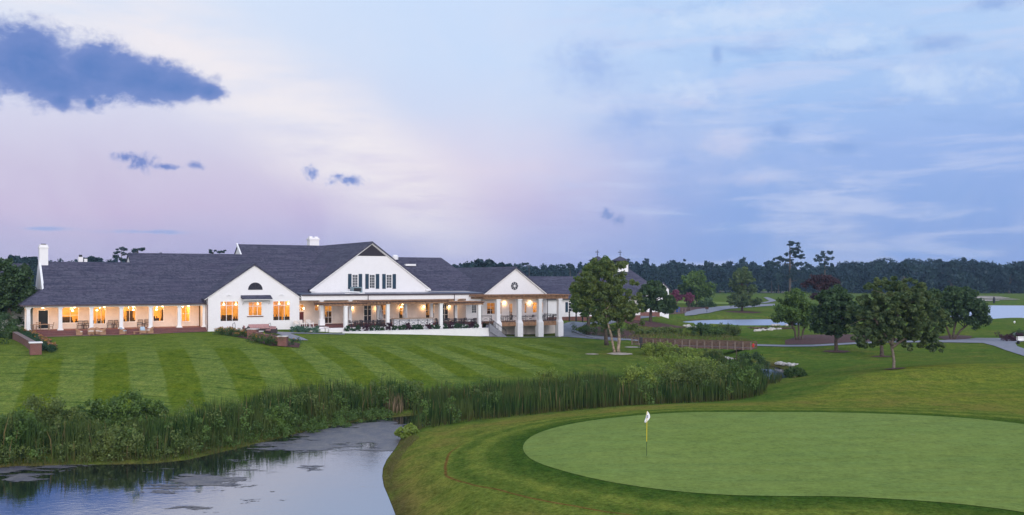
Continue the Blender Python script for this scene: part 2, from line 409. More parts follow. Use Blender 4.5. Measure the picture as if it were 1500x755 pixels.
CT = []
def C(px, py, z): x, y = at(px, py, z); CT.append((x, y, z))
for a in [(1000,668,.02),(800,655,0),(900,690,-.02),(1000,606,.12),(1200,606,.25),(1400,614,.35),(1500,626,.4),(1200,660,.05),(1400,660,.15),(1200,722,-.02),(1400,737,.05),(1500,748,.05),
          (1000,745,-.15),(850,735,-.2),(760,700,-.25),(720,650,-.45),(700,755,-.6),(640,690,-1.0),(660,650,-.95),(760,617,-.8),(850,606,-.85),
          (930,596,-.6),(1060,590,-.6),(1130,584,-.75),(1200,577,-.15),(1300,580,.05),(1400,585,.15),(1490,590,.2),(1200,592,-.1),(1350,598,.1),
          (1140,574,-.8),(1200,556,0),(1280,549,.5),(1350,543,.8),(1450,541,.95),(1560,542,1.0),(1400,560,.25),(1500,565,.35),
          # lawn
          (0,503,1.62),(-150,505,1.7),(100,493,1.42),(220,491,1.42),(300,488,1.5),(380,500,1.45),(440,494,1.35),(560,493,.85),(650,494,.45),(725,494.5,.05),(825,495,-.35),
          (0,522,1.25),(120,520,1.25),(300,520,1.0),(450,520,.55),(600,520,.0),(750,517,-.5),(850,514,-.75),
          (-100,560,-.1),(0,560,-.15),(150,558,-.15),(300,552,-.15),(450,545,-.3),(600,540,-.6),(750,535,-.9),(860,532,-1.0),
          (-80,610,-1.7),(60,606,-1.7),(200,600,-1.6),(330,592,-1.6),(480,575,-1.6),(620,562,-1.5),(760,553,-1.4),(900,545,-1.35),(1000,540,-1.3),
          (905,517,-.75),(960,522,-.9),(930,505,-.6),(870,497,-.5),
          # between the bridges and beyond
          (960,488,-.4),(1000,478,-.35),(930,478,.1),(880,476,.4),(840,472,1.15),(960,465,.2),(1000,458,.15),(1040,456,.1),(1100,461,-.4),(1180,486,-.6),(1240,492,-.4),
          (1110,507,-.7),(1180,508,-.6),(1250,520,-.85),(1310,532,-.3),(1220,535,-.75),(1170,525,-.8),(1160,560,-1.0),(1390,522,-.5),(1450,530,-.1),(1500,523,.1),
          (1350,500,-.2),(1400,500,-.2),(1450,495,-.3),(1500,484,-.3),(1440,480,-.5),(1500,475,-.5),
          (1300,470,-.3),(1200,440,0),(1040,443,.1),(1130,446,.1),(1300,436,0),(1450,436,0),(1250,450,-.2)]: C(*a)
for x, y in [(-400,400),(0,480),(400,480),(-700,800),(0,800),(700,800),(-1500,2500),(0,2500),(1500,2500),(-300,200),(300,250),(220,120),(160,60)]: CT.append((x, y, .1))
for x, y, z in [(-120,90,.8),(-90,125,1.8),(-100,160,2),(-60,160,2.0),(-30,170,1.9),(0,185,1.2),(-60,60,-1.8),(-40,30,-2),(-60,10,-2),(0,10,-1.8),(25,10,-.6),(60,20,0),(60,50,.4),(8,25,-1.2),(20,30,-.3),(-80,40,-2),(0,-30,-1.5),(80,-30,0),(-80,-30,-1.8)]: CT.append((x, y, z))
for u, v, z in [(0,2,1.4),(20,2,1.4),(0,-4,1.42),(8,-4.5,1.42),(16,-4,1.45),(22,-2.5,1.5),(30,4,1.6),(45,5,1.3),(60,3,.6),(72,3,.2),(73,-8,-.3),(10,15,2),(40,20,1.6),(70,20,1.0),(85,12,1.2),(100,13,1.0)]: x, y = W(u, v); CT.append((x, y, z))
CT = np.array(CT); P_ = CT[:, :2]/100
def _U(d2): return np.where(d2 > 1e-12, .5*d2*np.log(np.maximum(d2, 1e-12)), 0)
K_ = _U(((P_[:, None]-P_[None])**2).sum(-1)); n_ = len(P_)
A_m = np.zeros((n_+3, n_+3)); A_m[:n_, :n_] = K_+np.eye(n_)*2e-4; A_m[:n_, n_] = 1; A_m[:n_, n_+1:] = P_; A_m[n_, :n_] = 1; A_m[n_+1:, :n_] = P_.T
SOL = np.linalg.solve(A_m, np.concatenate([CT[:, 2], [0, 0, 0]]))
def tps(x, y):
    x = np.asarray(x, float)/100; y = np.asarray(y, float)/100; out = SOL[n_]+SOL[n_+1]*x+SOL[n_+2]*y
    for i in range(n_): out = out+SOL[i]*_U((x-P_[i, 0])**2+(y-P_[i, 1])**2)
    return out
def sdf(poly, x, y):
    x = np.asarray(x, float); y = np.asarray(y, float); poly = np.asarray(poly, float)
    d = np.full(x.shape, 1e9); ins = np.zeros(x.shape, bool)
    for (ax, ay), (bx, by) in zip(poly, np.roll(poly, -1, 0)):
        ex, ey = bx-ax, by-ay; wx, wy = x-ax, y-ay
        t = np.clip((wx*ex+wy*ey)/(ex*ex+ey*ey+1e-12), 0, 1)
        d = np.minimum(d, (wx-ex*t)**2+(wy-ey*t)**2)
        c = ((ay > y) != (by > y)); xi = ax+(y-ay)*ex/(ey if abs(ey) > 1e-9 else 1e-9)
        ins ^= c & (x < xi)
    d = np.sqrt(d); return np.where(ins, -d, d)
def smooth_poly(pts, it=2):
    pts = [tuple(p) for p in pts]
    for _ in range(it):
        q = []
        for a, b in zip(pts, pts[1:]+pts[:1]):
            q += [(a[0]*.75+b[0]*.25, a[1]*.75+b[1]*.25), (a[0]*.25+b[0]*.75, a[1]*.25+b[1]*.75)]
        pts = q
    return pts
ZW1, ZW2, ZW3, ZW4 = -2.0, -1.55, -1.2, -1.0
pond1 = smooth_poly([at(*p, ZW1) for p in [(-160,694),(0,684),(120,681),(250,679),(330,661),(400,644),(470,627),(530,616),(580,611),(640,606),(760,596),(860,588),(870,592),(780,604),(700,612),(630,624),(592,636),(583,655),(564,680),(562,705),(575,735),(584,758),(592,800),(600,900)]]+[(-4,12),(-6,-20),(-70,-20),(-75,40)], 1)
pond2 = smooth_poly([at(*p, ZW2) for p in [(1085,540),(1110,534),(1135,536),(1152,543),(1158,551),(1148,558),(1125,560),(1095,556),(1060,552),(1030,546)]], 2)
pond3 = smooth_poly([at(*p, ZW3) for p in [(985,474),(1010,470),(1060,468.5),(1130,468),(1200,468),(1240,470),(1250,474),(1180,479.5),(1150,480.5),(1060,479.5),(1000,479)]], 2)
pond4 = smooth_poly([at(*p, ZW4) for p in [(1425,447.5),(1520,448),(1700,449),(1750,458),(1700,468),(1540,470),(1480,467),(1440,470),(1400,472),(1370,465),(1380,450)]], 1)
creek = smooth_poly([at(*p, -1.7) for p in [(940,511),(985,509),(1040,512),(1060,522),(1085,536),(1040,540),(1010,526),(975,519)]], 1)
PONDS = [(pond1, ZW1, .42, 1.0), (pond2, ZW2, .35, .8), (pond3, ZW3, .25, .8), (pond4, ZW4, .15, .8), (creek, -1.75, .3, .3)]
def gz(x, y):
    x = np.atleast_1d(np.asarray(x, float)); y = np.atleast_1d(np.asarray(y, float))
    z = tps(x, y)
    far = np.clip((np.hypot(x, y)-450)/500, 0, 1); z = z*(1-far)+.1*far
    z = z + .05*np.sin(x*.31+1.3*np.sin(y*.17))*np.cos(y*.23)*np.clip((y-95)/30, 0, 1)*np.clip((x-20)/20, 0, 1)
    cut = []
    for poly, zw, k, dep in PONDS:
        d = sdf(poly, x, y); out = np.clip(d, 0, None); cut.append((d, zw, dep))
        z = np.minimum(z, zw+.05+k*out+.02*out**2)
        z = np.where(d < 4, np.maximum(z, zw+np.minimum(.25, .1*out+.04)), z)
    bx0, by0 = at(1018, 479.6, -1.15); bx1, by1 = at(1167, 481.6, -1.15); bl_ = math.hypot(bx1-bx0, by1-by0); ex, ey = (bx1-bx0)/bl_, (by1-by0)/bl_
    al = (x-bx0)*ex+(y-by0)*ey; so = (x-bx0)*ey-(y-by0)*ex                      # so > 0 on the near side of the bulkhead
    z = np.where((al > 0) & (al < bl_) & (so > .15) & (so < 16), np.minimum(z, -2.1+.004*so**2+.35*np.clip(so-9, 0, 9)+.25*np.clip(2-al, 0, 2)+.3*np.clip(al-bl_+3, 0, 3)), z)
    for d, zw, dep in cut: z = np.where(d <= 0, zw+.05-np.minimum(dep, .5*(-d)), z)
    return z
def g1(x, y): return float(gz(x, y)[0])
def spot(px, py):      # where the ray of the photo meets the ground
    lo, hi = 15.0, 1500.0
    t = (px-750)/F_PX; s = (HOR-py)/F_PX
    ys = np.geomspace(20, 900, 900); zz = gz(t*ys, ys); f = H_CAM+s*ys-zz
    k = int(np.argmax(f < 0)); a, b = ys[max(k-1, 0)], ys[k]; fa, fb = f[max(k-1, 0)], f[k]
    Y = a+(b-a)*fa/(fa-fb+1e-9); return (t*Y, Y, g1(t*Y, Y))

green_poly = smooth_poly([at(*p, 0) for p in [(763,655),(772,638),(800,625),(850,615),(920,609),(1000,606.5)]]+[at(*p, .15) for p in [(1100,605.5),(1200,606),(1300,609),(1400,616),(1500,628),(1620,648)]]+[(30,46)]+
                         [at(*p, .05) for p in [(1640,775),(1500,750),(1400,738),(1320,731),(1230,725),(1150,724),(1050,722),(950,713),(860,697),(785,673)]], 2)
lawn_poly = [at(-250,486,1.7), at(0,486,1.7), at(300,484,1.7), at(500,489,1.2), at(725,492,.1), at(830,492,-.3), at(880,500,-.5), at(880,520,-.7), at(830,545,-1.2), at(700,560,-1.5), at(500,580,-1.6), at(330,600,-1.7), at(0,625,-1.8), at(-250,640,-1.8)]

# the ground sheet: one grid that widens with distance
ny = 700; ys = np.concatenate([np.linspace(-45, 19, 24), np.geomspace(20, 5200, ny)])
us = np.concatenate([-np.geomspace(2.2, .56, 34), np.linspace(-.54, .54, 520), np.geomspace(.56, 2.2, 34)])
GX = us[None, :]*(np.abs(ys)[:, None]*1.0+12); GY = np.repeat(ys[:, None], len(us), 1)
GZ = gz(GX.ravel(), GY.ravel())
V = np.stack([GX.ravel(), GY.ravel(), GZ], 1)
nr, nc = GX.shape; idx = np.arange(nr*nc).reshape(nr, nc)
Fq = np.stack([idx[:-1, :-1], idx[:-1, 1:], idx[1:, 1:], idx[1:, :-1]], -1).reshape(-1, 4)

def ground_mat():
    m = bpy.data.materials.new('turf'); m.use_nodes = True; t = NT(m.node_tree); p = m.node_tree.nodes['Principled BSDF']
    pos = t.pos(); x, y, z = t.sep(pos)
    dg = t.attr('dgreen'); lawn = t.attr('lawn'); wet = t.attr('bank')
    # building frame
    u = t.m('ADD', t.m('MULTIPLY', t.m('SUBTRACT', x, BX), CP), t.m('MULTIPLY', t.m('SUBTRACT', y, BY), SP))
    v = t.m('SUBTRACT', t.m('MULTIPLY', t.m('SUBTRACT', y, BY), CP), t.m('MULTIPLY', t.m('SUBTRACT', x, BX), SP))
    big = t.noise(pos, .045, 4, .6); med = t.noise(pos, .28, 5, .62); fine = t.noise(pos, 2.4, 6, .7); grain = t.noise(pos, 11, 5, .75)
    # rough and fairway
    rough = t.mix(t.mr(big, .35, .65), (0.090,0.155,0.025), (0.128,0.167,0.031))
    crest_sh = t.attr('crest_shading'); rough = t.mix(t.mr(t.m('ADD', crest_sh, t.m('MULTIPLY', t.m('SUBTRACT', med, .5), 1.5)), .5, -.6), t.mix(1.0, rough, (.84,.92,.95), 'MULTIPLY'), t.mix(1.0, rough, (1.35,1.22,1.05), 'MULTIPLY'))  # crest shading put into the grass colour: lighter before it, darker beyond
    rough = t.mix(t.m('MULTIPLY', t.mr(med, .45, .7), .7), rough, (0.160,0.161,0.038))
    rough = t.mix(t.m('MULTIPLY', t.mr(fine, .5, .75), .35), rough, (0.064,0.118,0.020))
    st = t.noise(t.mapping(pos, rot=(0,0,R(12)), scale=(.10, .9, 1)), 1.0, 4, .6)
    rough = t.mix(t.m('MULTIPLY', t.mr(st, .45, .65), .45), rough, (0.077,0.143,0.024))
    # surrounds of the green: mown rings, darker collar
    wob = t.m('MULTIPLY', t.m('SUBTRACT', med, .5), .9)
    dgn = t.m('ADD', dg, wob)
    ring = t.m('SINE', t.m('MULTIPLY', dgn, 3.3))
    sur = t.mix(t.mr(ring, -.9, .9), (0.092,0.149,0.025), (0.143,0.196,0.034))
    sur = t.mix(t.m('MULTIPLY', t.mr(fine, .42, .72), .4), sur, (0.173,0.180,0.038))
    sur = t.mix(t.mr(dgn, 3.4, 6.5), sur, t.mix(t.mr(med, .35, .65), (0.134,0.180,0.031), (0.198,0.186,0.043)))
    col = t.mix(t.mr(dgn, .3, 2.3), (0.049,0.102,0.017), sur)
    c = t.mix(t.mr(dg, 7.5, 13), col, rough)
    # worn red-brown line left by the hose on the bank
    ln = t.m('ABSOLUTE', t.m('SUBTRACT', t.m('ADD', dg, t.m('MULTIPLY', t.m('SUBTRACT', big, .5), 2.4)), 3.95))
    lm = t.m('MULTIPLY', t.mr(ln, .02, .13, 1, 0), t.mr(x, 6.5, 3.0))
    lm = t.m('MULTIPLY', lm, t.mr(y, 60, 54))
    c = t.mix(t.m('MULTIPLY', lm, .95), c, (0.173,0.105,0.030))
    # striped lawn of the clubhouse
    ca, sa = math.cos(R(22)), math.sin(R(22))
    u2 = t.m('ADD', t.m('MULTIPLY', t.m('SUBTRACT', x, BX), ca), t.m('MULTIPLY', t.m('SUBTRACT', y, BY), sa))
    v2 = t.m('SUBTRACT', t.m('MULTIPLY', t.m('SUBTRACT', y, BY), ca), t.m('MULTIPLY', t.m('SUBTRACT', x, BX), sa))
    uu = t.m('ADD', u2, t.m('MULTIPLY', t.m('SUBTRACT', big, .5), .8))
    edgen = t.m('MULTIPLY', t.m('SUBTRACT', fine, .5), .35)
    s1 = t.mr(t.m('ADD', t.m('PINGPONG', t.m('ADD', uu, 416.2), 2.8), edgen), 1.25, 1.55)
    s2 = t.m('ADD', .42, t.m('MULTIPLY', s1, .22))
    up = t.mr(t.m('ADD', t.m('SUBTRACT', v2, t.m('MULTIPLY', u2, .4)), t.m('MULTIPLY', t.m('SUBTRACT', med, .5), 2.0)), -39, -36.5)
    s = t.mix(up, s1, s2)
    s = t.m('ADD', .17, t.m('MULTIPLY', s, .70))
    s = t.m('ADD', s, t.m('MULTIPLY', t.m('SUBTRACT', med, .5), .7))
    lw = t.mix(s, (.104,.148,.010), (.165,.222,.054))
    cross = t.noise(t.mapping(pos, rot=(0,0,-PHI), scale=(.16, 2.2, 1)), 1.0, 4, .65)
    lw = t.mix(t.m('MULTIPLY', t.mr(cross, .42, .66), .5), lw, (0.059,0.134,0.015))
    lw = t.mix(t.m('MULTIPLY', t.mr(cross, .62, .66), .75), lw, (0.020,0.042,0.009))
    lw = t.mix(t.m('MULTIPLY', t.mr(fine, .5, .75), .35), lw, (0.143,0.198,0.036))
    c = t.mix(lawn, c, lw)
    c = t.mix(t.m('MULTIPLY', t.mr(wet, 1.3, .1), t.mr(med, .2, .6)), c, (0.109,0.099,0.032))
    c = t.mix(t.mr(wet, .0, -.2), c, (.030,.026,.020))
    # grain
    c = t.mix(t.m('MULTIPLY', t.mr(grain, .40, .62), .62), c, t.mix(1.0, c, (0.640,0.620,0.383), 'MULTIPLY'))
    tx = t.noise(pos, 4.5, 6, .75); tx2 = t.noise(t.mapping(pos, scale=(1.0, .6, 1)), 1.1, 6, .72)
    tv = t.m('ADD', t.m('MULTIPLY', t.m('SUBTRACT', tx, .5), 2.6), t.m('MULTIPLY', t.m('SUBTRACT', tx2, .5), 1.5))
    hs = t.n.new('ShaderNodeHueSaturation'); t.l.new(t.m('ADD', 1.10, tv), hs.inputs['Value']); t.l.new(c, hs.inputs['Color'])
    t.l.new(t.m('ADD', .492, t.m('MULTIPLY', t.m('SUBTRACT', tx2, .5), -.10)), hs.inputs['Hue']); c = hs.outputs[0]
    t.l.new(c, p.inputs['Base Color']); p.inputs['Roughness'].default_value = 1; p.inputs['Specular IOR Level'].default_value = 0
    t.l.new(t.bump(t.m('ADD', t.m('MULTIPLY', fine, .5), grain), .9, .07), p.inputs['Normal'])
    return m
M['turf'] = ground_mat()
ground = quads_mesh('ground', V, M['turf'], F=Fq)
ground.data.polygons.foreach_set('use_smooth', [True]*len(ground.data.polygons))
def put_attr(me, name, arr):
    a = me.attributes.new(name, 'FLOAT', 'POINT'); a.data.foreach_set('value', np.asarray(arr, np.float32))
put_attr(ground.data, 'dgreen', sdf(green_poly, V[:, 0], V[:, 1]))
dl = sdf(lawn_poly, V[:, 0], V[:, 1])
edge = np.clip((-dl)/4, 0, 1)
fr = np.clip((880-(750+1500*V[:, 0]/np.maximum(V[:, 1], 1)))/90, 0, 1)
put_attr(ground.data, 'lawn', edge*fr)
crest_shading_poly = [at(*p, .3) for p in [(1122,586),(1150,575),(1200,562),(1250,553),(1300,547),(1350,543),(1450,541),(1560,542),(1700,546)]]+[(60,52),(40,40),(10,55),(8,68)]  # near side of the crest, painted lighter as if it caught the light
put_attr(ground.data, 'crest_shading', sdf(crest_shading_poly, V[:, 0], V[:, 1]))
put_attr(ground.data, 'bank', np.minimum.reduce([sdf(p[0], V[:, 0], V[:, 1]) for p in PONDS[:4]]))
tag(ground, kind='structure')

def drape(name, poly, m, off=.02, res=1.0, kind='structure', thick=None):
    pts = []; n = len(poly)
    for a, b in zip(poly, poly[1:]+poly[:1]):
        L = math.dist(a, b); k = max(1, int(L/res))
        pts += [(a[0]+(b[0]-a[0])*i/k, a[1]+(b[1]-a[1])*i/k) for i in range(k)]
    ne = len(pts); ar = np.array(pts)
    xs = np.arange(ar[:, 0].min(), ar[:, 0].max(), res); yy = np.arange(ar[:, 1].min(), ar[:, 1].max(), res)
    XX, YY = np.meshgrid(xs, yy); XX = XX.ravel(); YY = YY.ravel()
    d = sdf(pts, XX, YY); k = d < -res*.4
    allp = [Vector(p) for p in pts]+[Vector((a, b)) for a, b in zip(XX[k], YY[k])]
    r = geometry.delaunay_2d_cdt(allp, [(i, (i+1) % ne) for i in range(ne)], [], 1, 1e-5)
    vs = np.array([tuple(v) for v in r[0]]); z = gz(vs[:, 0], vs[:, 1])+off
    me = bpy.data.meshes.new(name); me.from_pydata([(a, b, c) for (a, b), c in zip(vs, z)], [], [list(f) for f in r[2]]); me.update()
    import bmesh
    b = bmesh.new(); b.from_mesh(me); bmesh.ops.recalc_face_normals(b, faces=b.faces)
    if sum(f.normal.z for f in b.faces) < 0: bmesh.ops.reverse_faces(b, faces=b.faces)
    b.to_mesh(me); b.free()
    return tag(link(name, me, m, smooth=True), kind=kind)

def green_mat():
    m = bpy.data.materials.new('putting_turf'); m.use_nodes = True; t = NT(m.node_tree); p = m.node_tree.nodes['Principled BSDF']
    pos = t.pos(); a = t.noise(pos, .12, 4, .6); b = t.noise(pos, 6, 6, .75); g = t.noise(pos, 26, 4, .7)
    s = t.noise(t.mapping(pos, rot=(0,0,R(5)), scale=(.15, 1.1, 1)), 1, 4, .6)
    c = t.mix(t.mr(a, .35, .65), (.172,.236,.052), (.192,.250,.058))
    c = t.mix(t.m('MULTIPLY', t.mr(s, .4, .65), .5), c, (.158,.236,.062))
    c = t.mix(t.m('MULTIPLY', t.mr(b, .4, .75), .3), c, (.175,.215,.045))
    c = t.mix(t.m('MULTIPLY', t.mr(g, .5, .75), .25), c, (.055,.105,.032))
    tx = t.noise(pos, 4.0, 6, .75); tx2 = t.noise(pos, .8, 5, .7)
    hs = t.n.new('ShaderNodeHueSaturation'); t.l.new(c, hs.inputs['Color']); t.l.new(t.m('ADD', 1.0, t.m('ADD', t.m('MULTIPLY', t.m('SUBTRACT', tx, .5), 1.3), t.m('MULTIPLY', t.m('SUBTRACT', tx2, .5), .8))), hs.inputs['Value'])
    c = hs.outputs[0]; vor = t.n.new('ShaderNodeTexVoronoi'); vor.inputs['Scale'].default_value = .55; t.l.new(pos, vor.inputs['Vector'])
    mk = t.m('MULTIPLY', t.mr(vor.outputs['Distance'], .10, .04), t.mr(t.noise(pos, .4, 2, .5), .55, .6)); c = t.mix(t.m('MULTIPLY', mk, .4), c, (.25,.28,.12))
    t.l.new(c, p.inputs['Base Color']); p.inputs['Roughness'].default_value = 1; p.inputs['Specular IOR Level'].default_value = 0.02
    t.l.new(t.bump(t.m('ADD', b, g), .35, .02), p.inputs['Normal'])
    return m
drape('putting_green', green_poly, green_mat(), .02, .7)

# ------------------------------------------------------------------ water
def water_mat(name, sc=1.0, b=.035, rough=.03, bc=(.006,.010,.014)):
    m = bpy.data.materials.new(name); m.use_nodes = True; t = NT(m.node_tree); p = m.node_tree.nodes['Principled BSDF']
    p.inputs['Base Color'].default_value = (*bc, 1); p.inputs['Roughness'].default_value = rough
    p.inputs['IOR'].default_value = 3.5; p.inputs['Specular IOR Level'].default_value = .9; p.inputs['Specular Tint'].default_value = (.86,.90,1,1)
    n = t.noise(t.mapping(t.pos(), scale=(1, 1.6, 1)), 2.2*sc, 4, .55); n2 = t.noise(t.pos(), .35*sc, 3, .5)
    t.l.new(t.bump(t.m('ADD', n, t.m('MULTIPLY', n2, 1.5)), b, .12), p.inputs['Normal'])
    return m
def flat(name, poly, z, m, grow=1.03):
    P = np.array(poly); c = P.mean(0); P = c+(P-c)*grow
    mb = MB(); mb.add([(x, y, z) for x, y in P], [tuple(range(len(P)))])
    o = mb.build(name, m); return o
def wsheet(name, poly, z, m, pad=1.2):
    P = np.array(poly); x0, y0 = P.min(0)-pad; x1, y1 = P.max(0)+pad
    nx, ny_ = 60, 60; X, Y = np.meshgrid(np.linspace(x0, x1, nx), np.linspace(y0, y1, ny_))
    d = sdf(poly, X.ravel(), Y.ravel()).reshape(X.shape); step = max((x1-x0)/nx, (y1-y0)/ny_)
    mb = MB(); mb.v = [(a, b, z) for a, b in zip(X.ravel(), Y.ravel())]
    for j in range(ny_-1):
        for i in range(nx-1):
            if d[j:j+2, i:i+2].min() < max(pad, step): mb.f.append((j*nx+i, j*nx+i+1, (j+1)*nx+i+1, (j+1)*nx+i))
    return tag(mb.build(name, m), kind='structure')
wsheet('pond_water', pond1, ZW1, water_mat('pond_water', 1.2, .035), .6)
wsheet('creek_water', pond2, ZW2, water_mat('creek_water', 1, .03), .5)
wsheet('upper_pond_water', pond3, ZW3, water_mat('upper_water', .4, .35, .35, (.14,.17,.27)), .6)  # pale base colour stands in for reflected sky
wsheet('lake_water', pond4, ZW4, water_mat('lake_water', .25, .5, .45, (.30,.33,.43)), 2)  # paler still: the bright sky reflection is put into the base colour
# (the marshy channel under the footbridge holds no open water)

def algae_sheet():
    m = bpy.data.materials.new('algae'); m.use_nodes = True; t = NT(m.node_tree); p = m.node_tree.nodes['Principled BSDF']
    pos = t.pos(); cov = t.attr('cover')
    n = t.noise(t.mapping(pos, rot=(0,0,R(10)), scale=(.4, 1.0, 1)), 1.3, 9, .68, .5)
    n2 = t.noise(pos, .5, 6, .6)
    a = t.mr(t.m('ADD', t.m('ADD', cov, t.m('MULTIPLY', t.m('SUBTRACT', n, .5), 3.4)), t.m('MULTIPLY', t.m('SUBTRACT', n2, .5), .6)), .47, .53)
    c = t.mix(t.mr(t.noise(pos, 1.3, 5, .7), .3, .7), (.060,.055,.090), (.190,.165,.150))
    c = t.mix(t.mr(t.noise(pos, 9, 4, .7), .4, .7), c, (.045,.042,.052))
    t.l.new(c, p.inputs['Base Color']); p.inputs['Roughness'].default_value = .45; p.inputs['Specular IOR Level'].default_value = .5
    t.l.new(a, p.inputs['Alpha']); t.l.new(t.bump(t.noise(pos, 6, 5, .7), .5, .05), p.inputs['Normal'])
    x0, x1, y0, y1 = -48, -4, 42, 79; nx, ny_ = 150, 130
    X, Y = np.meshgrid(np.linspace(x0, x1, nx), np.linspace(y0, y1, ny_)); Xf, Yf = X.ravel(), Y.ravel()
    cov = np.zeros(Xf.shape)-.3
    blobs = [(520,636,95,15,1.7),(450,655,80,8,1.3),(575,645,40,14,1.7),(510,643,75,10,1.3),(560,630,45,14,1.5),(430,650,70,9,1.1),(560,658,40,6,.9),(360,675,50,6,.6),(300,705,65,11,1.25),(250,715,45,9,1.1),(390,688,60,5,.55),(340,712,40,5,.7),(455,685,32,7,.9),
             (35,698,45,10,1.05),(0,690,90,6,1.0),(60,684,140,5,.8),(160,704,34,4,.7),(350,735,60,9,.5),(300,745,60,8,.45),(540,715,30,20,.35),(240,690,60,4,.45),(600,700,30,60,.3)]
    pxs = 750+1500*Xf/Yf; pys = HOR+(H_CAM-ZW1)*1500/Yf
    for bx, by, rx, ry, amp in blobs:
        # each blob keeps its size in metres
        cx, cy_ = at(bx, by, ZW1); rxm = rx/1500*cy_; rym = abs(at(bx, by-ry, ZW1)[1]-at(bx, by+ry, ZW1)[1])/2
        d2 = ((Xf-cx)/rxm)**2+((Yf-cy_)/rym)**2
        cov = np.maximum(cov, amp*np.exp(-d2*1.1)-.3+0.0)
    mb = MB(); mb.v = [(a_, b_, ZW1+.012) for a_, b_ in zip(Xf, Yf)]; dd = sdf(pond1, Xf, Yf).reshape(X.shape)
    keep = []
    for j in range(ny_-1):
        for i in range(nx-1):
            if dd[j:j+2, i:i+2].min() < .4: mb.f.append((j*nx+i, j*nx+i+1, (j+1)*nx+i+1, (j+1)*nx+i))
    me = bpy.data.meshes.new('algae'); me.from_pydata(mb.v, [], mb.f); me.update()
    o = link('algae', me, m); put_attr(me, 'cover', cov+.1)
    tag(o, kind='stuff', label='grey purple mat of algae floating on the dark near pond')
algae_sheet()

# ------------------------------------------------------------------ the clubhouse (building frame: u along the front, v back, z up)
club = empty('clubhouse', (BX, BY, 0), PHI, 'long white clubhouse with grey shingle roofs, lit porches and three front gables', 'clubhouse')
FL = 2.05
def part(name, mb, m, parent=club, **k): return mb.build(name, M[m] if isinstance(m, str) else m, parent, **k)
def wall_mb(mb, u0, u1, z0, z1, v0, v1, holes=()):
    us_ = sorted({u0, u1, *[h[0] for h in holes], *[h[1] for h in holes]})
    for a, b in zip(us_, us_[1:]):
        hs = sorted([(h[2], h[3]) for h in holes if h[0] <= a+1e-6 and h[1] >= b-1e-6]); z = z0
        for h0, h1 in hs:
            if h0 > z+1e-4: mb.box(a, b, v0, v1, z, h0)
            z = h1
        if z < z1-1e-4: mb.box(a, b, v0, v1, z, z1)
    return mb
def window(u0, u1, z0, z1, v, cols=2, rows=2, glass='glass', shutters=False, fw=.09, label=None, parent=club, sill=True, door=False):
    """frame with muntins set in a wall whose outer face is at v"""
    mb = MB(); o = .03
    mb.box(u0, u0+fw, v-o, v+.10, z0, z1); mb.box(u1-fw, u1, v-o, v+.10, z0, z1)
    mb.box(u0+fw, u1-fw, v-o, v+.10, z1-fw, z1); mb.box(u0+fw, u1-fw, v-o, v+.10, z0, z0+fw)
    iu, iz = (u1-u0-2*fw), (z1-z0-2*fw); mw = .035 if cols > 3 or rows > 3 else .055
    for k in range(1, cols):
        x = u0+fw+iu*k/cols; mb.box(x-mw/2, x+mw/2, v-.01, v+.05, z0+fw, z1-fw)
    for k in range(1, rows):
        z = z0+fw+iz*k/rows; mb.box(u0+fw, u1-fw, v-.012, v+.048, z-mw/2, z+mw/2)
    f = part('door' if door else 'window', mb, 'trim', parent)
    if label: f['label'] = label
    g = MB(); g.add([(u0+fw, v+.06, z0+fw), (u1-fw, v+.06, z0+fw), (u1-fw, v+.06, z1-fw), (u0+fw, v+.06, z1-fw)], [(0,1,2,3)])
    part('pane', g, glass, f)
    if shutters:
        for a, b in ((u0-.62, u0-.08), (u1+.08, u1+.62)):
            s = MB(); s.box(a, b, v-.07, v-.02, z0-.05, z1+.05)
            for k in range(9): s.box(a+.06, b-.06, v-.085, v-.07, z0+.05+k*(z1-z0-.1)/9, z0+.05+(k+.6)*(z1-z0-.1)/9)
            part('shutter', s, 'shutter', f)
    return f
LAMPS = []
def lamp(u, v, z, watts, parent=club, r=.11, name='porch_lamp', col=(1, .52, .20), hang=.25):
    mb = MB(); mb.lathe((u, v, z-.14), [(.02, .26), (.10, .20), (.13, .05), (.08, 0)], 8)
    o = part(name, mb, 'lamp', parent)
    c_ = MB(); c_.tube([(u, v, z+.1), (u, v, z+hang)], .02, 5); part('lamp_stem', c_, 'metal_dark', o)
    ld = bpy.data.lights.new('lamp_light', 'POINT'); ld.energy = watts; ld.color = col; ld.shadow_soft_size = .12
    lo = bpy.data.objects.new('lamp_light', ld); COL.objects.link(lo); lo.parent = o; lo.location = (u, v, z-.22)
def inner_light(u, v, z, watts, col=(1, .58, .22), rad=.25):
    ld = bpy.data.lights.new('ceiling_light', 'POINT'); ld.energy = watts; ld.color = col; ld.shadow_soft_size = rad
    lo = bpy.data.objects.new('ceiling_light', ld); COL.objects.link(lo); lo.parent = club; lo.location = (u, v, z)
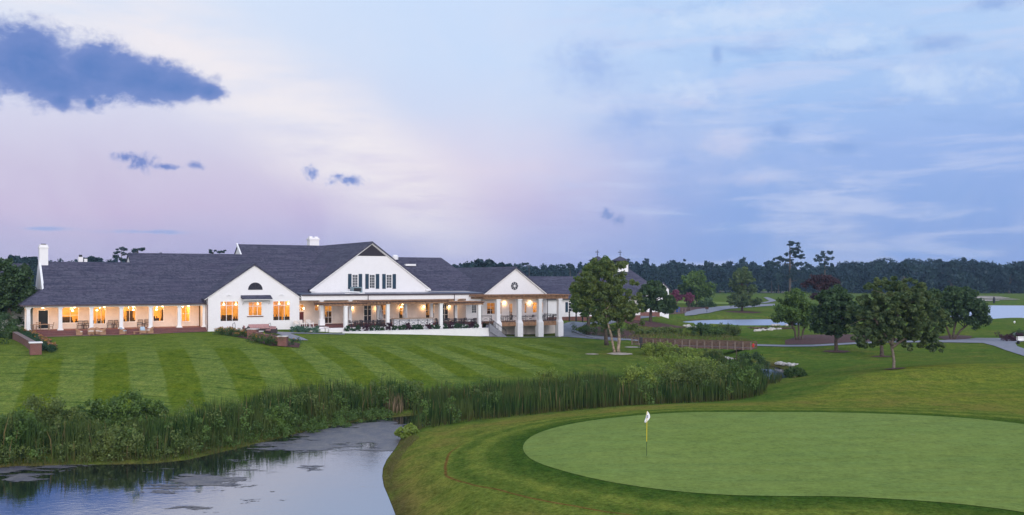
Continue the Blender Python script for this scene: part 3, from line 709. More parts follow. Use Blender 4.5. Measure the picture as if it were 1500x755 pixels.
def room(u0, u1, v0, v1, z0, z1, tables=()):
    mb = MB()
    mb.box(u0, u1, v1, v1+.1, z0, z1); mb.box(u0-.1, u0, v0, v1+.1, z0, z1); mb.box(u1, u1+.1, v0, v1+.1, z0, z1); mb.box(u0-.1, u1+.1, v0, v1+.1, z1, z1+.1)
    part('interior_wall', mb, 'room'); f = MB(); f.box(u0-.1, u1+.1, v0, v1+.1, z0-.1, z0); part('interior_floor', f, 'roomfloor')
    rr = random.Random(int(u0*7)); u = u0+.2
    while u < u1-1.2:      # a run of dark sideboards and chair backs just inside the glass
        w_ = rr.uniform(.7, 1.5); t = MB(); h = rr.uniform(.85, 1.25)
        t.box(u, u+w_, v0+.7, v0+1.2, z0, z0+h)
        for k in range(int(w_/.3)): t.lathe((u+.15+k*.3, v0+.95, z0+h), [(.06, 0), (.05+.06*rr.random(), .12+.2*rr.random()), (.02, .3)], 6)
        part('interior_furniture', t, 'furn'); u += w_+rr.uniform(.02, .4)
    for k in range(int((u1-u0)/1.5)):
        u = u0+.8+k*1.5; t = MB(); t.lathe((u, v0+1.0+.6*(k % 2), z1-.75), [(.05, .22), (.12, .14), (.15, .02), (.06, 0)], 8); t.tube([(u, v0+1.0+.6*(k % 2), z1-.55), (u, v0+1.0+.6*(k % 2), z1)], .015, 5); part('interior_lamp', t, 'lamp')
    for k in range(int((u1-u0)/2.6)):
        u = u0+1+k*2.6+rr.random(); t = MB(); z_ = z0+rr.uniform(0, 1.2); t.box(u, u+.5+rr.random(), v1-.25, v1, z_, z_+1.0+rr.random()*.8); part('interior_furniture', t, 'furn')
def roof_u(name, u0, u1, v0, v1, ze, zr, th=.22, ze1=None):   # ridge along u
    vm = (v0+v1)/2; mb = MB(); P = [(v0, ze-.12), (v0, ze), (vm, zr), (v1, ze), (v1, ze-.12), (vm, zr-th*1.4)]
    vs = [(u0, a, b) for a, b in P]+[(u1, a, b) for a, b in P]
    fs = [(i, (i+1) % 6, 6+(i+1) % 6, 6+i) for i in range(6)]+[(0,5,2,1), (5,4,3,2), (6,7,8,11), (11,8,9,10)]
    mb.add(vs, fs); return part(name, mb, 'roof')
def roof_v(name, u0, u1, v0, v1, ze, zr, th=.22):             # ridge along v
    um = (u0+u1)/2; mb = MB(); P = [(u0, ze-.12), (u0, ze), (um, zr), (u1, ze), (u1, ze-.12), (um, zr-th*1.4)]
    vs = [(a, v0, b) for a, b in P]+[(a, v1, b) for a, b in P]
    fs = [(i, (i+1) % 6, 6+(i+1) % 6, 6+i) for i in range(6)]+[(0,5,2,1), (5,4,3,2), (6,7,8,11), (11,8,9,10)]
    mb.add(vs, fs); return part(name, mb, 'roof')
def rake(u0, u1, um, v, ze, zr, w_=.22, d=.12):               # white boards under a front gable's roof edge
    mb = MB()
    for a in (u0, u1):
        mb.hexa([(a, v-d, ze-w_-.12), (a, v, ze-w_-.12), (um, v, zr-w_-.12), (um, v-d, zr-w_-.12)] if a < um else [(um, v-d, zr-w_-.12), (um, v, zr-w_-.12), (a, v, ze-w_-.12), (a, v-d, ze-w_-.12)],
                [(a, v-d, ze-.01), (a, v, ze-.01), (um, v, zr-.01), (um, v-d, zr-.01)] if a < um else [(um, v-d, zr-.01), (um, v, zr-.01), (a, v, ze-.01), (a, v-d, ze-.01)])
    return part('rake_board', mb, 'trim')
def column(u, v, z0, z1, w_=.46, base=.12, name='column', parent=club, m='trim'):
    mb = MB(); h = w_/2
    mb.box(u-h-.12, u+h+.12, v-h-.12, v+h+.12, z0, z0+base); mb.box(u-h-.06, u+h+.06, v-h-.06, v+h+.06, z0+base, z0+base+.1)
    mb.hexa([(u-h, v-h, z0+base+.1), (u+h, v-h, z0+base+.1), (u+h, v+h, z0+base+.1), (u-h, v+h, z0+base+.1)],
            [(u-h*.88, v-h*.88, z1-.2), (u+h*.88, v-h*.88, z1-.2), (u+h*.88, v+h*.88, z1-.2), (u-h*.88, v+h*.88, z1-.2)])
    mb.box(u-h-.02, u+h+.02, v-h-.02, v+h+.02, z1-.2, z1-.11); mb.box(u-h-.08, u+h+.08, v-h-.08, v+h+.08, z1-.11, z1)
    return part(name, mb, m, parent)

# --- left wing with its long porch
A_COL = [.2, 3.85, 7.5, 11.1, 14.75, 18.4]
for u in A_COL: column(u, 0, FL, 4.92)
column(21.6, 0, FL, 4.92, .34)
for v in (3.4,): column(.2, v, FL, 4.92, .36)
mb = MB(); mb.box(-.15, 21.75, -.22, .22, 4.92, 5.14); mb.box(-.15, .22, .22, 12, 4.92, 5.14); part('porch_beam', mb, 'trim')
mb = MB(); mb.box(-.5, 21.85, -.5, 3.5, 5.14, 5.19); part('porch_ceiling', mb, 'trim')
mb = MB(); mb.box(-.75, 21.8, -.74, -.62, 5.10, 5.27); mb.box(-.75, -.63, -.62, 13, 5.10, 5.27); part('gutter', mb, 'gutter')
mb = MB()
for k, z in enumerate((1.3, 1.68, 1.87)): mb.box(-.6-(2-k)*.0, 21.8, -.75-(2-k)*.42, -.35+.01*k, 1.0, z)
mb.box(-.6, 21.8, -.36, 3.6, 1.0, FL); part('porch_floor', mb, 'paver')
holesA = [(1.55, 2.85, FL, 4.55), (4.35, 6.45, 2.75, 4.85), (8.05, 9.75, 2.55, 4.85), (11.85, 13.55, 2.75, 4.85), (15.7, 17.15, 2.75, 4.85), (19.4, 20.6, 2.65, 4.85)]
part('wall', wall_mb(MB(), 1.0, 21.8, 1.5, 5.14, 3.5, 3.7, holesA), 'stucco', label=None) if False else part('wall', wall_mb(MB(), 1.0, 21.8, 1.5, 5.14, 3.5, 3.7, holesA), 'stucco')
window(*holesA[0], 3.5, 1, 1, 'glassd', door=True, label='dark doorway under the left porch')
for h, (c_, r_) in zip(holesA[1:], ((2, 2), (3, 1), (2, 1), (1, 1), (2, 2))): window(*h, 3.5, c_, r_)
room(3.6, 21.0, 3.8, 9.0, FL, 5.0)
mb = MB(); mb.box(3.35, 3.55, 3.72, 9, FL, 5); part('interior_partition', mb, 'furn')
for u in (5.4, 9.2, 13.0, 16.8, 20): inner_light(u, 6.2, 4.6, 260)
for u in (2.0, 5.7, 9.3, 12.9, 16.6, 20.0): lamp(u, 1.7, 4.92, 95)
mb = MB(); mb.box(1.0, 1.2, 3.7, 13, 1.5, 5.14); mb.box(1.0, 21.8, 12.8, 13, 1.5, 5.14); part('wall', mb, 'wbrick')
# roof: hip at the porch corner, white gable end set in at u = 2.2
SL = .72
mb = MB(); e = 5.3; t_ = 2.75
mb.add([(-.65,-.65,e),(2.15,-.65+2.8,e+2.8*SL),(2.15,-.65,e),(-.65,14.6,e),(2.15,11.8,e+2.8*SL),(2.15,14.6,e),(-.65,-.65,e-.14),(2.15,-.65,e-.14),(2.15,14.6,e-.14),(-.65,14.6,e-.14)],
       [(0,2,1),(0,1,4,3),(3,4,5),(0,6,7,2),(3,9,6,0),(5,8,9,3),(6,9,8,7),(2,7,8,5,4,1)]); part('roof', mb, 'roof')
roof_u('roof', 2.15, 22.3, -.65, 14.6, 5.3, 5.3+7.625*SL)
roof_u('roof', 22.25, 42.2, .9, 13.05, 6.416, 5.3+7.625*SL-.003)
mb = MB(); zr = 5.3+7.625*SL
mb.prism([(1.7, 6.9), (6.975, zr+.28), (12.2, 6.9)], 1.95, 2.2, 'u'); part('gable_wall', mb, 'white')
mb = MB(); mb.box(2.0, 3.05, 6.3, 7.6, 9.4, 12.55); mb.box(1.93, 3.12, 6.23, 7.67, 12.55, 12.72); mb.box(2.03, 3.02, 6.33, 7.57, 12.72, 13.0)
ch = part('chimney', mb, 'wbrick'); mb = MB(); mb.box(2.25, 2.8, 6.6, 7.3, 13.0, 13.12); part('chimney_cap', mb, 'metal_dark', ch)
mb = MB(); mb.box(7.4, 8.0, 12.0, 12.6, 9.0, 11.55); mb.box(8.15, 8.55, 12.1, 12.5, 9, 11.3); ch = part('chimney', mb, 'wbrick')
mb = MB(); mb.box(7.5, 7.9, 12.1, 12.5, 11.55, 11.85); part('chimney_cap', mb, 'metal_dark', ch)
# rear wings seen over and beside it
roof_u('roof', -14, 1.5, 9, 24, 5.2, 10.65)
mb = MB(); mb.box(-13.5, 1.4, 10.0, 23, 1.5, 5.3); part('wall', mb, 'wbrick')
roof_u('roof', 14.0, 33, 5.9, 20.1, 7.1, 12.22)
mb = MB(); mb.prism([(6.2, 7.1), (13, 12.0), (19.8, 7.1)], 14.12, 14.3, 'u'); part('gable_wall', mb, 'white')
roof_u('roof', 31.4, 47, 11.0, 29, 7.45, 13.95)
mb = MB(); mb.prism([(11.4, 7.5), (20, 13.72), (28.6, 7.5)], 31.5, 31.75, 'u'); part('gable_wall', mb, 'white')
mb = MB()
mb.hexa([(31.22, 11, 7.2), (31.42, 11, 7.2), (31.42, 20, 13.7), (31.22, 20, 13.7)], [(31.22, 11, 7.62), (31.42, 11, 7.62), (31.42, 20, 14.12), (31.22, 20, 14.12)]); part('rake_board', mb, 'trim')

# --- front gable with the three lit windows
vB = -1.5; u0, u1, um = 21.85, 34.4, 28.12
holesB = [(23.4, 25.95, 2.75, 5.55), (27.2, 29.15, 3.45, 5.42), (30.6, 33.1, 2.72, 5.5)]
mb = wall_mb(MB(), u0, u1, 1.0, 6.1, vB, vB+.25, holesB); mb.prism([(u0, 6.1), (um, 10.5), (u1, 6.1)], vB, vB+.25)
mb.box(u0, u0+.2, vB+.25, 3, 1.0, 6.1); mb.box(u1-.2, u1, vB+.25, 3, 1.0, 6.1)
part('wall', mb, 'wbrick')
roof_v('roof', u0-.55, u1+.4, vB-.25, 5.6, 5.88, 10.68)
rake(u0-.5, u1+.36, um-.07, vB-.02, 5.9, 10.62, .12, .15)
window(*holesB[0], vB, 3, 1, label='tall lit window left of the awning'); window(*holesB[1], vB, 3, 1, label='lit window under the small awning'); window(*holesB[2], vB, 3, 1, label='tall lit window right of the awning')
for h in holesB:
    s_ = MB(); zz = h[3]-.62; s_.box(h[0]+.09, h[1]-.09, vB-.014, vB+.05, zz-.03, zz+.03); part('transom_bar', s_, 'trim')
mb = MB(); mb.box(27.05, 29.3, vB-.1, vB, 3.33, 3.45); part('window_sill', mb, 'brick')
mb = MB(); n = 14; ar = [(28.2+1.0*math.cos(math.pi*k/n), 7.03+1.0*math.sin(math.pi*k/n)) for k in range(n+1)]
mb.prism(ar, vB-.05, vB-.01); fw_ = part('fan_window', mb, 'vent')
mb = MB()
for k in range(1, 4): a = math.pi*k/4; mb.bar((28.2, vB-.06, 7.03), (28.2+.98*math.cos(a), vB-.06, 7.03+.98*math.sin(a)), .03)
part('muntin', mb, 'gutter', fw_)
mb = MB(); mb.hexa([(26.2, vB-1.0, 5.75), (30.3, vB-1.0, 5.75), (30.3, vB, 5.95), (26.2, vB, 5.95)], [(26.2, vB-1.0, 5.84), (30.3, vB-1.0, 5.84), (30.3, vB, 6.3), (26.2, vB, 6.3)])
aw = part('awning', mb, 'roof'); mb = MB()
mb.box(26.3, 30.2, vB-.92, vB-.8, 5.62, 5.75)
for u in (26.45, 30.05): mb.bar((u, vB-.85, 5.68), (u, vB, 5.0), .08); mb.box(u-.04, u+.04, vB-.85, vB, 5.64, 5.73)
part('bracket', mb, 'trim', aw)
for u in (24.6, 31.8):
    mb = MB(); mb.box(u-.06, u+.06, vB-.18, vB, 6.3, 6.42); mb.lathe((u-.22, vB-.22, 6.26), [(.04, .14), (.09, 0)], 8); mb.lathe((u+.22, vB-.22, 6.26), [(.04, .14), (.09, 0)], 8); part('floodlight', mb, 'trim')
mb = MB(); mb.tube([(21.7, vB+.95, 5.2), (21.72, vB-.1, 5.05), (21.72, vB-.12, 1.7)], .06, 6); mb.tube([(21.3, vB-.1, 5.75), (21.35, vB-.3, 5.5), (21.7, vB+.5, 5.25)], .055, 6); part('downspout', mb, 'gutter')
room(22.1, 34.1, vB+.3, 7.0, 2.05, 5.7)
for u in (24.5, 28.2, 31.9): inner_light(u, 3.2, 5.2, 250)

# --- centre: porch under the big gable
K0, K1, vK = 34.4, 62.6, -2.5
mb = MB(); mb.box(K0, K1, vK, vK+.35, 5.52, 6.2); part('porch_beam', mb, 'trim')
mb = MB(); mb.box(K0+.02, K1+.2, vK-.22, vK-.06, 6.16, 6.34); part('gutter', mb, 'gutter')
mb = MB(); mb.hexa([(K0, vK-.2, 6.2), (K1+.5, vK-.2, 6.2), (K1+.5, 5.4, 6.55), (K0, 5.4, 6.55)], [(K0, vK-.2, 6.38), (K1+.5, vK-.2, 6.38), (K1+.5, 5.4, 6.74), (K0, 5.4, 6.74)])
part('porch_roof', mb, mat('metal_roof', (.13,.15,.20), .35, .35, nscale=.8))
mb = MB(); mb.box(K0, K1, vK+.35, 1.3, 5.5, 5.56); part('porch_ceiling', mb, 'trim')
mb = MB(); mb.box(K0+.02, K1, vK-.5, 1.5, 1.0, FL); mb.box(K0+.02, 37.5, vK-.9, vK-.5, 1.0, 1.85); part('porch_floor', mb, 'paver')
for u in (37.35, 41.6, 45.9, 50.2, 54.4, 58.4): column(u, vK+.4, FL, 5.52, .48)
holesK = [(34.9, 36.0, 3.9, 4.95), (37.5, 38.2, 3.9, 4.95), (39.0, 40.2, FL, 4.8), (42.2, 42.9, 2.6, 5.0), (45.0, 46.3, FL, 5.1), (47.6, 48.9, 2.5, 5.1), (50.6, 52.0, 2.4, 5.1), (55.0, 56.6, 2.5, 5.0), (57.6, 58.9, FL, 4.9)]
part('wall', wall_mb(MB(), K0, K1, 1.5, 6.6, 1.3, 1.5, holesK), 'stucco')
for k, h in enumerate(holesK): window(*h, 1.3, 2 if h[1]-h[0] > 1 else 1, 2 if k not in (2, 4, 8) else 3, 'glassd' if k in (4, 8) else 'glass', door=k in (2, 4, 8))
mb = MB(); mb.box(35.0, 35.9, 1.22, 1.29, FL, 3.8); part('cabinet', mb, 'door_red')
room(34.8, 62.2, 1.6, 6.5, FL, 5.3)
for u in (36.5, 42.5, 48.2, 51.5, 56): inner_light(u, 3.6, 4.9, 170)
for u in (35.6, 43.2, 47.0, 50.9, 54.6, 58.9): lamp(u, .3 if u < 36 else .95, 4.35, 24, name='wall_lamp')
mb = wall_mb(MB(), 60.0, K1, 1.2, 5.52, vK-.02, vK+.2, [(60.9, 61.8, 3.3, 4.85)]); mb.box(60.0, 60.2, vK+.2, 1.3, 1.2, 5.52); part('wall', mb, 'wbrick')
window(60.9, 61.8, 3.3, 4.85, vK-.02, 3, 4, 'glassd', label='many-paned white window right of the terrace')
for u in (44.2, 58.0): mb = MB(); mb.tube([(u, vK-.1, 6.2), (u, vK-.12, 2.1)], .055, 6); part('downspout', mb, 'gutter')

# --- big gable
vD = 1.0; a0, a1, am = 37.0, 55.4, 46.2; zt = 13.85
sl = (zt-7.1)/(am-a0)
wins = [(u, u+.95, 7.1, 9.2) for u in (43.1, 45.78, 48.46)]
zs = 9.3; hs_ = (zt-.05-zs)/((zt-.05-7.1)/(am-a0))
mb = wall_mb(MB(), am-hs_, am+hs_, 6.5, zs, vD, vD+.25, wins); mb.prism([(am-hs_, zs), (am, zt-.05), (am+hs_, zs)], vD, vD+.25)
for sg in (-1, 1): mb.prism([(am+sg*hs_, 6.5), (am+sg*hs_, zs), (am+sg*(am-a0), 7.1), (am+sg*(am-a0), 6.5)], vD, vD+.25)
part('gable_wall', mb, 'wbrick'); mb = MB(); mb.box(am-4, am+4, vD+.6, vD+.7, 6.6, 9.5); part('interior_partition', mb, 'furn')
mb = MB(); mb.box(a0, a0+.2, vD+.25, 12, 6.0, 7.1); mb.box(a1-.2, a1, vD+.25, 12, 6.0, 7.1); part('wall', mb, 'wbrick')
roof_v('roof', a0-.35, a1+.35, vD-.3, 24, 7.02, 14.05)
rake(a0-.3, a1+.3, am, vD-.04, 7.05, 13.99, .2, .2)
mb = MB(); mb.box(a0-.3, a0+.55, vD-.22, vD-.01, 6.72, 7.0); mb.box(a1-.55, a1+.3, vD-.22, vD-.01, 6.72, 7.0); part('cornice_return', mb, 'trim')
mb = MB(); hw = (13.55-11.9)/sl; mb.prism([(am-hw, 11.9), (am, 13.55), (am+hw, 11.9)], vD-.04, vD-.01); vt = part('gable_vent', mb, 'vent')
mb = MB()
for k in range(9): z = 11.98+k*.16; h_ = hw*(1-(z-11.9)/(13.55-11.9))-.05; mb.box(am-h_, am+h_, vD-.06, vD-.04, z, z+.04)
part('louvre', mb, 'gutter', vt)
for h in wins: window(*h, vD, 3, 5, 'glassd', shutters=True)
mb = MB(); mb.box(43.4, 45.0, 20.9, 22.3, 12.0, 15.25); mb.box(43.3, 45.1, 20.8, 22.4, 14.9, 15.1); mb.box(43.5, 44.0, 21.3, 21.9, 15.25, 15.5); mb.box(44.4, 44.9, 21.3, 21.9, 15.25, 15.45); part('chimney', mb, 'wbrick')
mb = MB(); mb.box(42.2, 43.7, -1.6, -.6, 6.5, 7.35); ac = part('rooftop_unit', mb, mat('unit_metal', (.20,.27,.30), .5, .3, nscale=4)); mb = MB(); mb.box(42.4, 43.5, -1.62, -1.6, 6.7, 7.2); part('grille', mb, 'metal_dark', ac)
mb = MB(); mb.tube([(40.2, -1.9, 6.75), (43.0, -2.3, 6.6)], .09, 6); mb.box(41.0, 44.0, -1.9, -.5, 6.4, 6.52); part('roof_pipe', mb, 'trim')
# right rear roof with hipped end
mb = MB(); zr2 = 12.02; e2 = 6.55; dv = (zr2-e2)/SL
mb.add([(50, 12-dv, e2), (63+dv*.6, 12-dv, e2), (63+dv*.6, 12+dv, e2), (50, 12+dv, e2), (50, 12, zr2), (62.8, 12, zr2)], [(0,1,5,4), (1,2,5), (2,3,4,5), (0,4,3), (0,3,2,1)]); part('roof', mb, 'roof')
mb = MB(); mb.lathe((54.3, 11.2, 11.6), [(.5, 0), (.5, .55), (.3, .75)], 10); mb.box(55.5, 57.3, 9.8, 10.6, 10.6, 10.9); part('roof_vent', mb, 'trim')

# --- right wing: gable over the raised veranda
h0, h1, hm = 62.9, 74.8, 68.85; vH = -2.0
mb = MB(); mb.prism([(h0+.15, 6.05), (hm, 10.25), (h1-.15, 6.05)], vH, vH+.2); part('gable_wall', mb, 'wbrick')
roof_v('roof', h0-.1, h1+.1, vH-.35, 24, 6.02, 10.44)
rake(h0-.08, h1+.08, hm, vH-.06, 6.05, 10.38, .2, .24)
mb = MB(); mb.box(h0, h1, vH-.3, vH-.02, 5.92, 6.1); part('gable_skirt', mb, 'roof')
holesH = [(63.8, 66.5, 3.05, 4.9), (67.75, 68.45, FL, 4.75), (69.0, 69.9, FL, 4.75), (70.5, 71.0, 3.1, 4.75), (72.0, 74.0, 3.15, 4.9)]
mb = wall_mb(MB(), 63.0, 74.6, FL-.3, 6.05, vH+.05, vH+.25, holesH); mb.box(63.0, 63.2, vH+.25, 22, -1.0, 6.1); mb.box(74.4, 74.6, vH+.25, 22, -1.0, 6.1)
part('wall', mb, 'wbrick')
window(*holesH[0], vH+.05, 4, 3); window(*holesH[1], vH+.05, 2, 5, door=True); window(*holesH[2], vH+.05, 2, 5, door=True); window(*holesH[3], vH+.05, 1, 4); window(*holesH[4], vH+.05, 3, 3)
room(63.3, 74.3, vH+.3, 4, FL, 5.6); inner_light(65.5, .8, 5.0, 110); inner_light(72.8, .8, 5.0, 140)
for u in (66.9, 71.45): lamp(u, vH-.22, 4.95, 26, name='wall_lamp')
mb = MB(); n = 20; mb.prism([(68.72+.62*math.cos(2*math.pi*k/n), 7.42+.62*math.sin(2*math.pi*k/n)) for k in range(n)], vH-.05, vH-.005); rw = part('round_window', mb, 'vent')
mb = MB(); mb.lathe((0, 0, 0), [(.16, 0), (.16, .03)], 10); mb.v = [(68.72+x, vH-.06-z, 7.42+y) for x, y, z in mb.v]
for k in range(8): a = 2*math.pi*k/8+.39; mb.bar((68.72, vH-.07, 7.42), (68.72+.6*math.cos(a), vH-.07, 7.42+.6*math.sin(a)), .045)
part('spoke', mb, 'trim', rw)
# veranda deck, pillars, beam canopy
vP = -7.0; P_U = [62.7, 66.35, 69.95, 73.5]
mb = MB(); mb.box(62.6, 74.2, vP-.1, vH+.05, 1.8, FL); mb.box(62.5, 74.3, vP-.35, vP-.1, 1.45, 2.05); part('deck', mb, 'cedar')
for u in P_U:
    mb = MB(); g = -1.0
    mb.box(u-.46, u+.46, vP-.95, vP-.03, g, 1.95); mb.hexa([(u-.46, vP-.95, 1.95), (u+.46, vP-.95, 1.95), (u+.46, vP-.03, 1.95), (u-.46, vP-.03, 1.95)], [(u-.3, vP-.8, 2.35), (u+.3, vP-.8, 2.35), (u+.3, vP-.2, 2.35), (u-.3, vP-.2, 2.35)])
    mb.box(u-.3, u+.3, vP-.8, vP-.2, 2.35, 5.3); mb.box(u-.36, u+.36, vP-.86, vP-.14, 5.3, 5.5); part('pillar', mb, 'wbrick')
mb = MB(); mb.box(60.4, 75.0, vP-.75, vP-.5, 5.5, 5.85); mb.box(60.4, 75.0, vP-.35, vP-.1, 5.5, 5.85); mb.box(60.8, 74.8, vH-.6, vH-.35, 5.5, 5.8)
for k in range(30): u = 60.5+k*.49; mb.box(u, u+.09, vP-1.2, vH-.32, 5.86, 6.08)
for k in range(9): v = vP-1.0+k*.6; mb.box(60.3, 75.2, v, v+.07, 6.09, 6.16)
part('veranda_canopy', mb, 'cedar')
mb = MB()
for k in range(4): u = 64.0+k*3.0; mb.box(u, u+2.4, -3.4, -3.3, -1, 1.8)
mb.box(63.2, 75, -3.28, -3.0, -1, 1.8); part('undercroft_wall', mb, 'stucco')
def railing(name, pts, z, h=1.0, parent=club, xp=True):   # posts, two rails and X panels along a polyline
    mb = MB()
    for (a, b, za), (c_, d, zc) in zip(pts, pts[1:]):
        L = math.dist((a, b), (c_, d)); n = max(1, round(L/1.5))
        for zz in (h, h-.14, .1): mb.bar((a, b, za+zz), (c_, d, zc+zz), .05)
        for k in range(n):
            p = [a+(c_-a)*k/n, b+(d-b)*k/n, za+(zc-za)*k/n]; q = [a+(c_-a)*(k+1)/n, b+(d-b)*(k+1)/n, za+(zc-za)*(k+1)/n]
            mb.bar((p[0], p[1], p[2]), (p[0], p[1], p[2]+h), .06)
            if xp: mb.bar((p[0], p[1], p[2]+.1), (q[0], q[1], q[2]+h-.14), .028); mb.bar((q[0], q[1], q[2]+.1), (p[0], p[1], p[2]+h-.14), .028)
            else:
                for j in range(1, 9): x = [p[i]+(q[i]-p[i])*j/9 for i in range(3)]; mb.bar((x[0], x[1], x[2]+.1), (x[0], x[1], x[2]+h-.1), .022)
        mb.bar((c_, d, zc), (c_, d, zc+h), .06)
    return part(name, mb, 'rail', parent)
railing('railing', [(62.9, vP-.2, FL), (74.1, vP-.2, FL), (74.1, vH-.2, FL)], FL)
railing('railing', [(61.0, -5.2, FL), (62.9, -5.2, FL)], FL)
# stair from the veranda down beside the terrace
mb = MB()
for k in range(9): mb.box(60.6+k*.27, 62.5, -8.9, -7.3, -.6, 1.9-k*.24) if False else mb.box(60.5+k*.27, 60.5+(k+1)*.27, -9.2, -7.9, -.6, 1.75-k*.22)
mb.hexa([(60.3, -9.45, .9), (63.3, -9.45, -.9), (63.3, -9.2, -.9), (60.3, -9.2, .9)], [(60.3, -9.45, 2.05), (63.3, -9.45, -.05), (63.3, -9.2, -.05), (60.3, -9.2, 2.05)])
part('stair', mb, 'concrete')
railing('stair_rail', [(60.4, -9.32, 1.95), (63.1, -9.32, .1)], 0, .9, xp=False)

# --- far right wing behind the trees
roof_u('roof', 73.5, 106, 13.4, 26.6, 5.0, 9.0)
holesI = [(80.6, 82.0, 2.6, 4.3), (89.0, 90.6, 2.6, 4.3), (95.0, 96.6, 2.6, 4.3)]
part('wall', wall_mb(MB(), 74.5, 105, 1.75, 5.0, 14.0, 14.25, holesI), 'wbrick')
mb = MB(); mb.box(74.5, 105, 13.93, 14.2, -1, 1.75); part('plinth', mb, 'brick')
for h in holesI: window(*h, 14.0, 2, 3, 'glassd', shutters=True)
for u in (79.6, 84.6): mb = MB(); mb.tube([(u, 13.9, 5), (u, 13.88, 1.0)], .06, 6); part('downspout', mb, 'gutter')
mb = MB(); mb.box(74.6, 105, 13.3, 13.42, 4.86, 5.02); part('gutter', mb, 'gutter')

# ------------------------------------------------------------------ site: paths, walls, furniture
def U(px, v):      # where along the front a line v back from it is seen at px
    t = (px-750)/1500; return (t*BY-BX+v*(SP+t*CP))/(CP-t*SP)
def atg(px, py, z): return at(px, py, z)
def P2(l, z=0): return [at(*p, z) if len(p) == 2 else at(*p) for p in l]
drape('patio', [W(.0, -.9), W(.2, -3.6), W(3, -4.3), W(12, -4.3), W(15, -3.9), W(17.5, -2.2), W(21.6, -2.0), W(21.6, -.9)], M['paver'], .05, .7)
drape('patio_edging', [W(17.0, -2.75), W(21.9, -2.3), W(21.9, -1.95), W(17.3, -2.3)], M['concrete'], .07, .5)
drape('lawn_path', P2([(405,486.6,1.5),(440,488,1.4),(505,489,1.2),(505,490.6,1.15),(440,489.8,1.35),(425,489.6,1.4),(452,500,1.15),(430,500.5,1.2),(408,491,1.4),(398,487.5,1.5)]), M['concrete'], .06, .5)
drape('veranda_path', [W(58.5, -9.6), W(63.5, -9.7), W(69, -9.5), W(79, -8.5), W(79, -7.9), W(69, -8.9), W(63.5, -8.95), W(60.5, -8.6)], M['concrete'], .06, .5)
drive = [(816,492.5),(840,495),(870,497.2),(905,499.5),(935,501.5),(935,499),(900,495.5),(872,492),(850,487.5),(842,483.5),(850,480),(875,476),(905,472),(940,467),(962,464),(962,459.5),(930,463),(895,468.5),(860,472.5),(825,475.5),(812,478),(816,485)]
def ps(l): return [spot(*p)[:2] for p in l]
drape('driveway', ps(drive), M['asphalt'], .07, .9)
kerb_pts = ps([(905,500.4),(870,496.4),(850,491),(838,486),(838,482),(850,478.8),(880,474.8)])
mb = MB()
for a, b in zip(kerb_pts, kerb_pts[1:]):
    za, zb = g1(*a)+.1, g1(*b)+.1; mb.bar((*a, za), (*b, zb), .22, .2)
tag(mb.build('kerb', M['concrete']), kind='structure')
drape('upper_road', ps([(1003,463.5),(1020,462),(1040,459),(1060,454.5),(1085,451.5),(1110,450),(1135,448.5),(1135,445.5),(1100,446.5),(1060,449),(1020,454),(1003,458)]), M['concrete'], .12, 2.5)
drape('upper_road', ps([(1122,444.5),(1138,441),(1125,436),(1118,436),(1127,441),(1112,445)]), M['concrete'], .14, 3)
drape('upper_road', ps([(1110,429),(1160,429.6),(1160,428.2),(1110,428)]), M['sand'], .2, 8)
drape('cart_path', ps([(1104,507.5),(1150,508.6),(1190,508.4),(1250,505),(1300,502.5),(1360,502.5),(1395,502.4),(1440,503.2),(1455,507),(1480,516),(1512,527),(1560,540),(1560,531),(1512,515),(1490,508),(1487,503),(1500,500.5),(1560,500),(1560,496),(1470,496.2),(1430,495.8),(1400,498.5),(1360,500),(1300,500.3),(1250,502.6),(1190,505.9),(1150,506.2),(1104,505)]), M['concrete'], .07, 1.0)
drape('cart_path', ps([(1486,493),(1500,488),(1560,486),(1560,483),(1500,485),(1484,489)]), M['concrete'], .08, 1.5)
drape('mulch_bed', ps([(842,487),(860,481),(890,479),(925,484),(938,492),(935,498.5),(905,497),(872,491),(850,486.5)]), M['mulch'], .05, 1.0)
drape('mulch_bed', ps([(1010,459),(1040,455),(1055,452.5),(1030,450),(985,451),(965,456),(975,460)]), M['mulch'], .1, 2)
drape('mulch_bed', ps([(1150,499),(1180,491),(1240,490),(1290,494),(1330,498.5),(1250,502),(1190,505),(1150,505.3)]), M['mulch'], .05, 1.2)
drape('mulch_bed', ps([(1392,500),(1420,497),(1425,493),(1400,491),(1370,494)]), M['mulch'], .05, 1.2)
drape('mulch_bed', ps([(316,487),(345,494),(372,500),(395,507),(438,510),(440,504),(420,500),(410,492),(365,487),(330,483.5)]), M['mulch'], .05, .6)
def disc(px, py, r, m='mulch', name='mulch_ring', off=.06):
    x, y, z = spot(px, py); drape(name, [(x+r*math.cos(k*math.pi/9)*(1+.12*math.sin(k*2.3)), y+r*math.sin(k*math.pi/9)) for k in range(18)], M[m], off, .6)
disc(953, 474, 6); disc(1225, 515.5, 1.6); disc(1088, 457.5, 4.5); disc(1310, 541, .9); disc(1292, 523, 1.2)
disc(908, 519, 1.5, 'sand', 'bare_sand'); disc(867, 519.5, .8, 'sand', 'bare_sand'); disc(926, 509.3, 1.0, 'sand', 'bare_sand')
for px, py, rr_ in ((1398,440.5,16),(1462,439,8),(1420,436.5,16),(1446,435,7),(1075,427.6,14),(1150,428.2,14)):
    x, y, z = spot(px, py); drape('sand_bunker', [(x+rr_*math.cos(k*math.pi/8), y+rr_*1.2*math.sin(k*math.pi/8)) for k in range(16)], M['sand'], .25, 4)
x, y, z = spot(1020, 444); drape('far_green', [(x+13*math.cos(k*math.pi/9), y+24*math.sin(k*math.pi/9)) for k in range(18)], bpy.data.materials['putting_turf'], .15, 4)

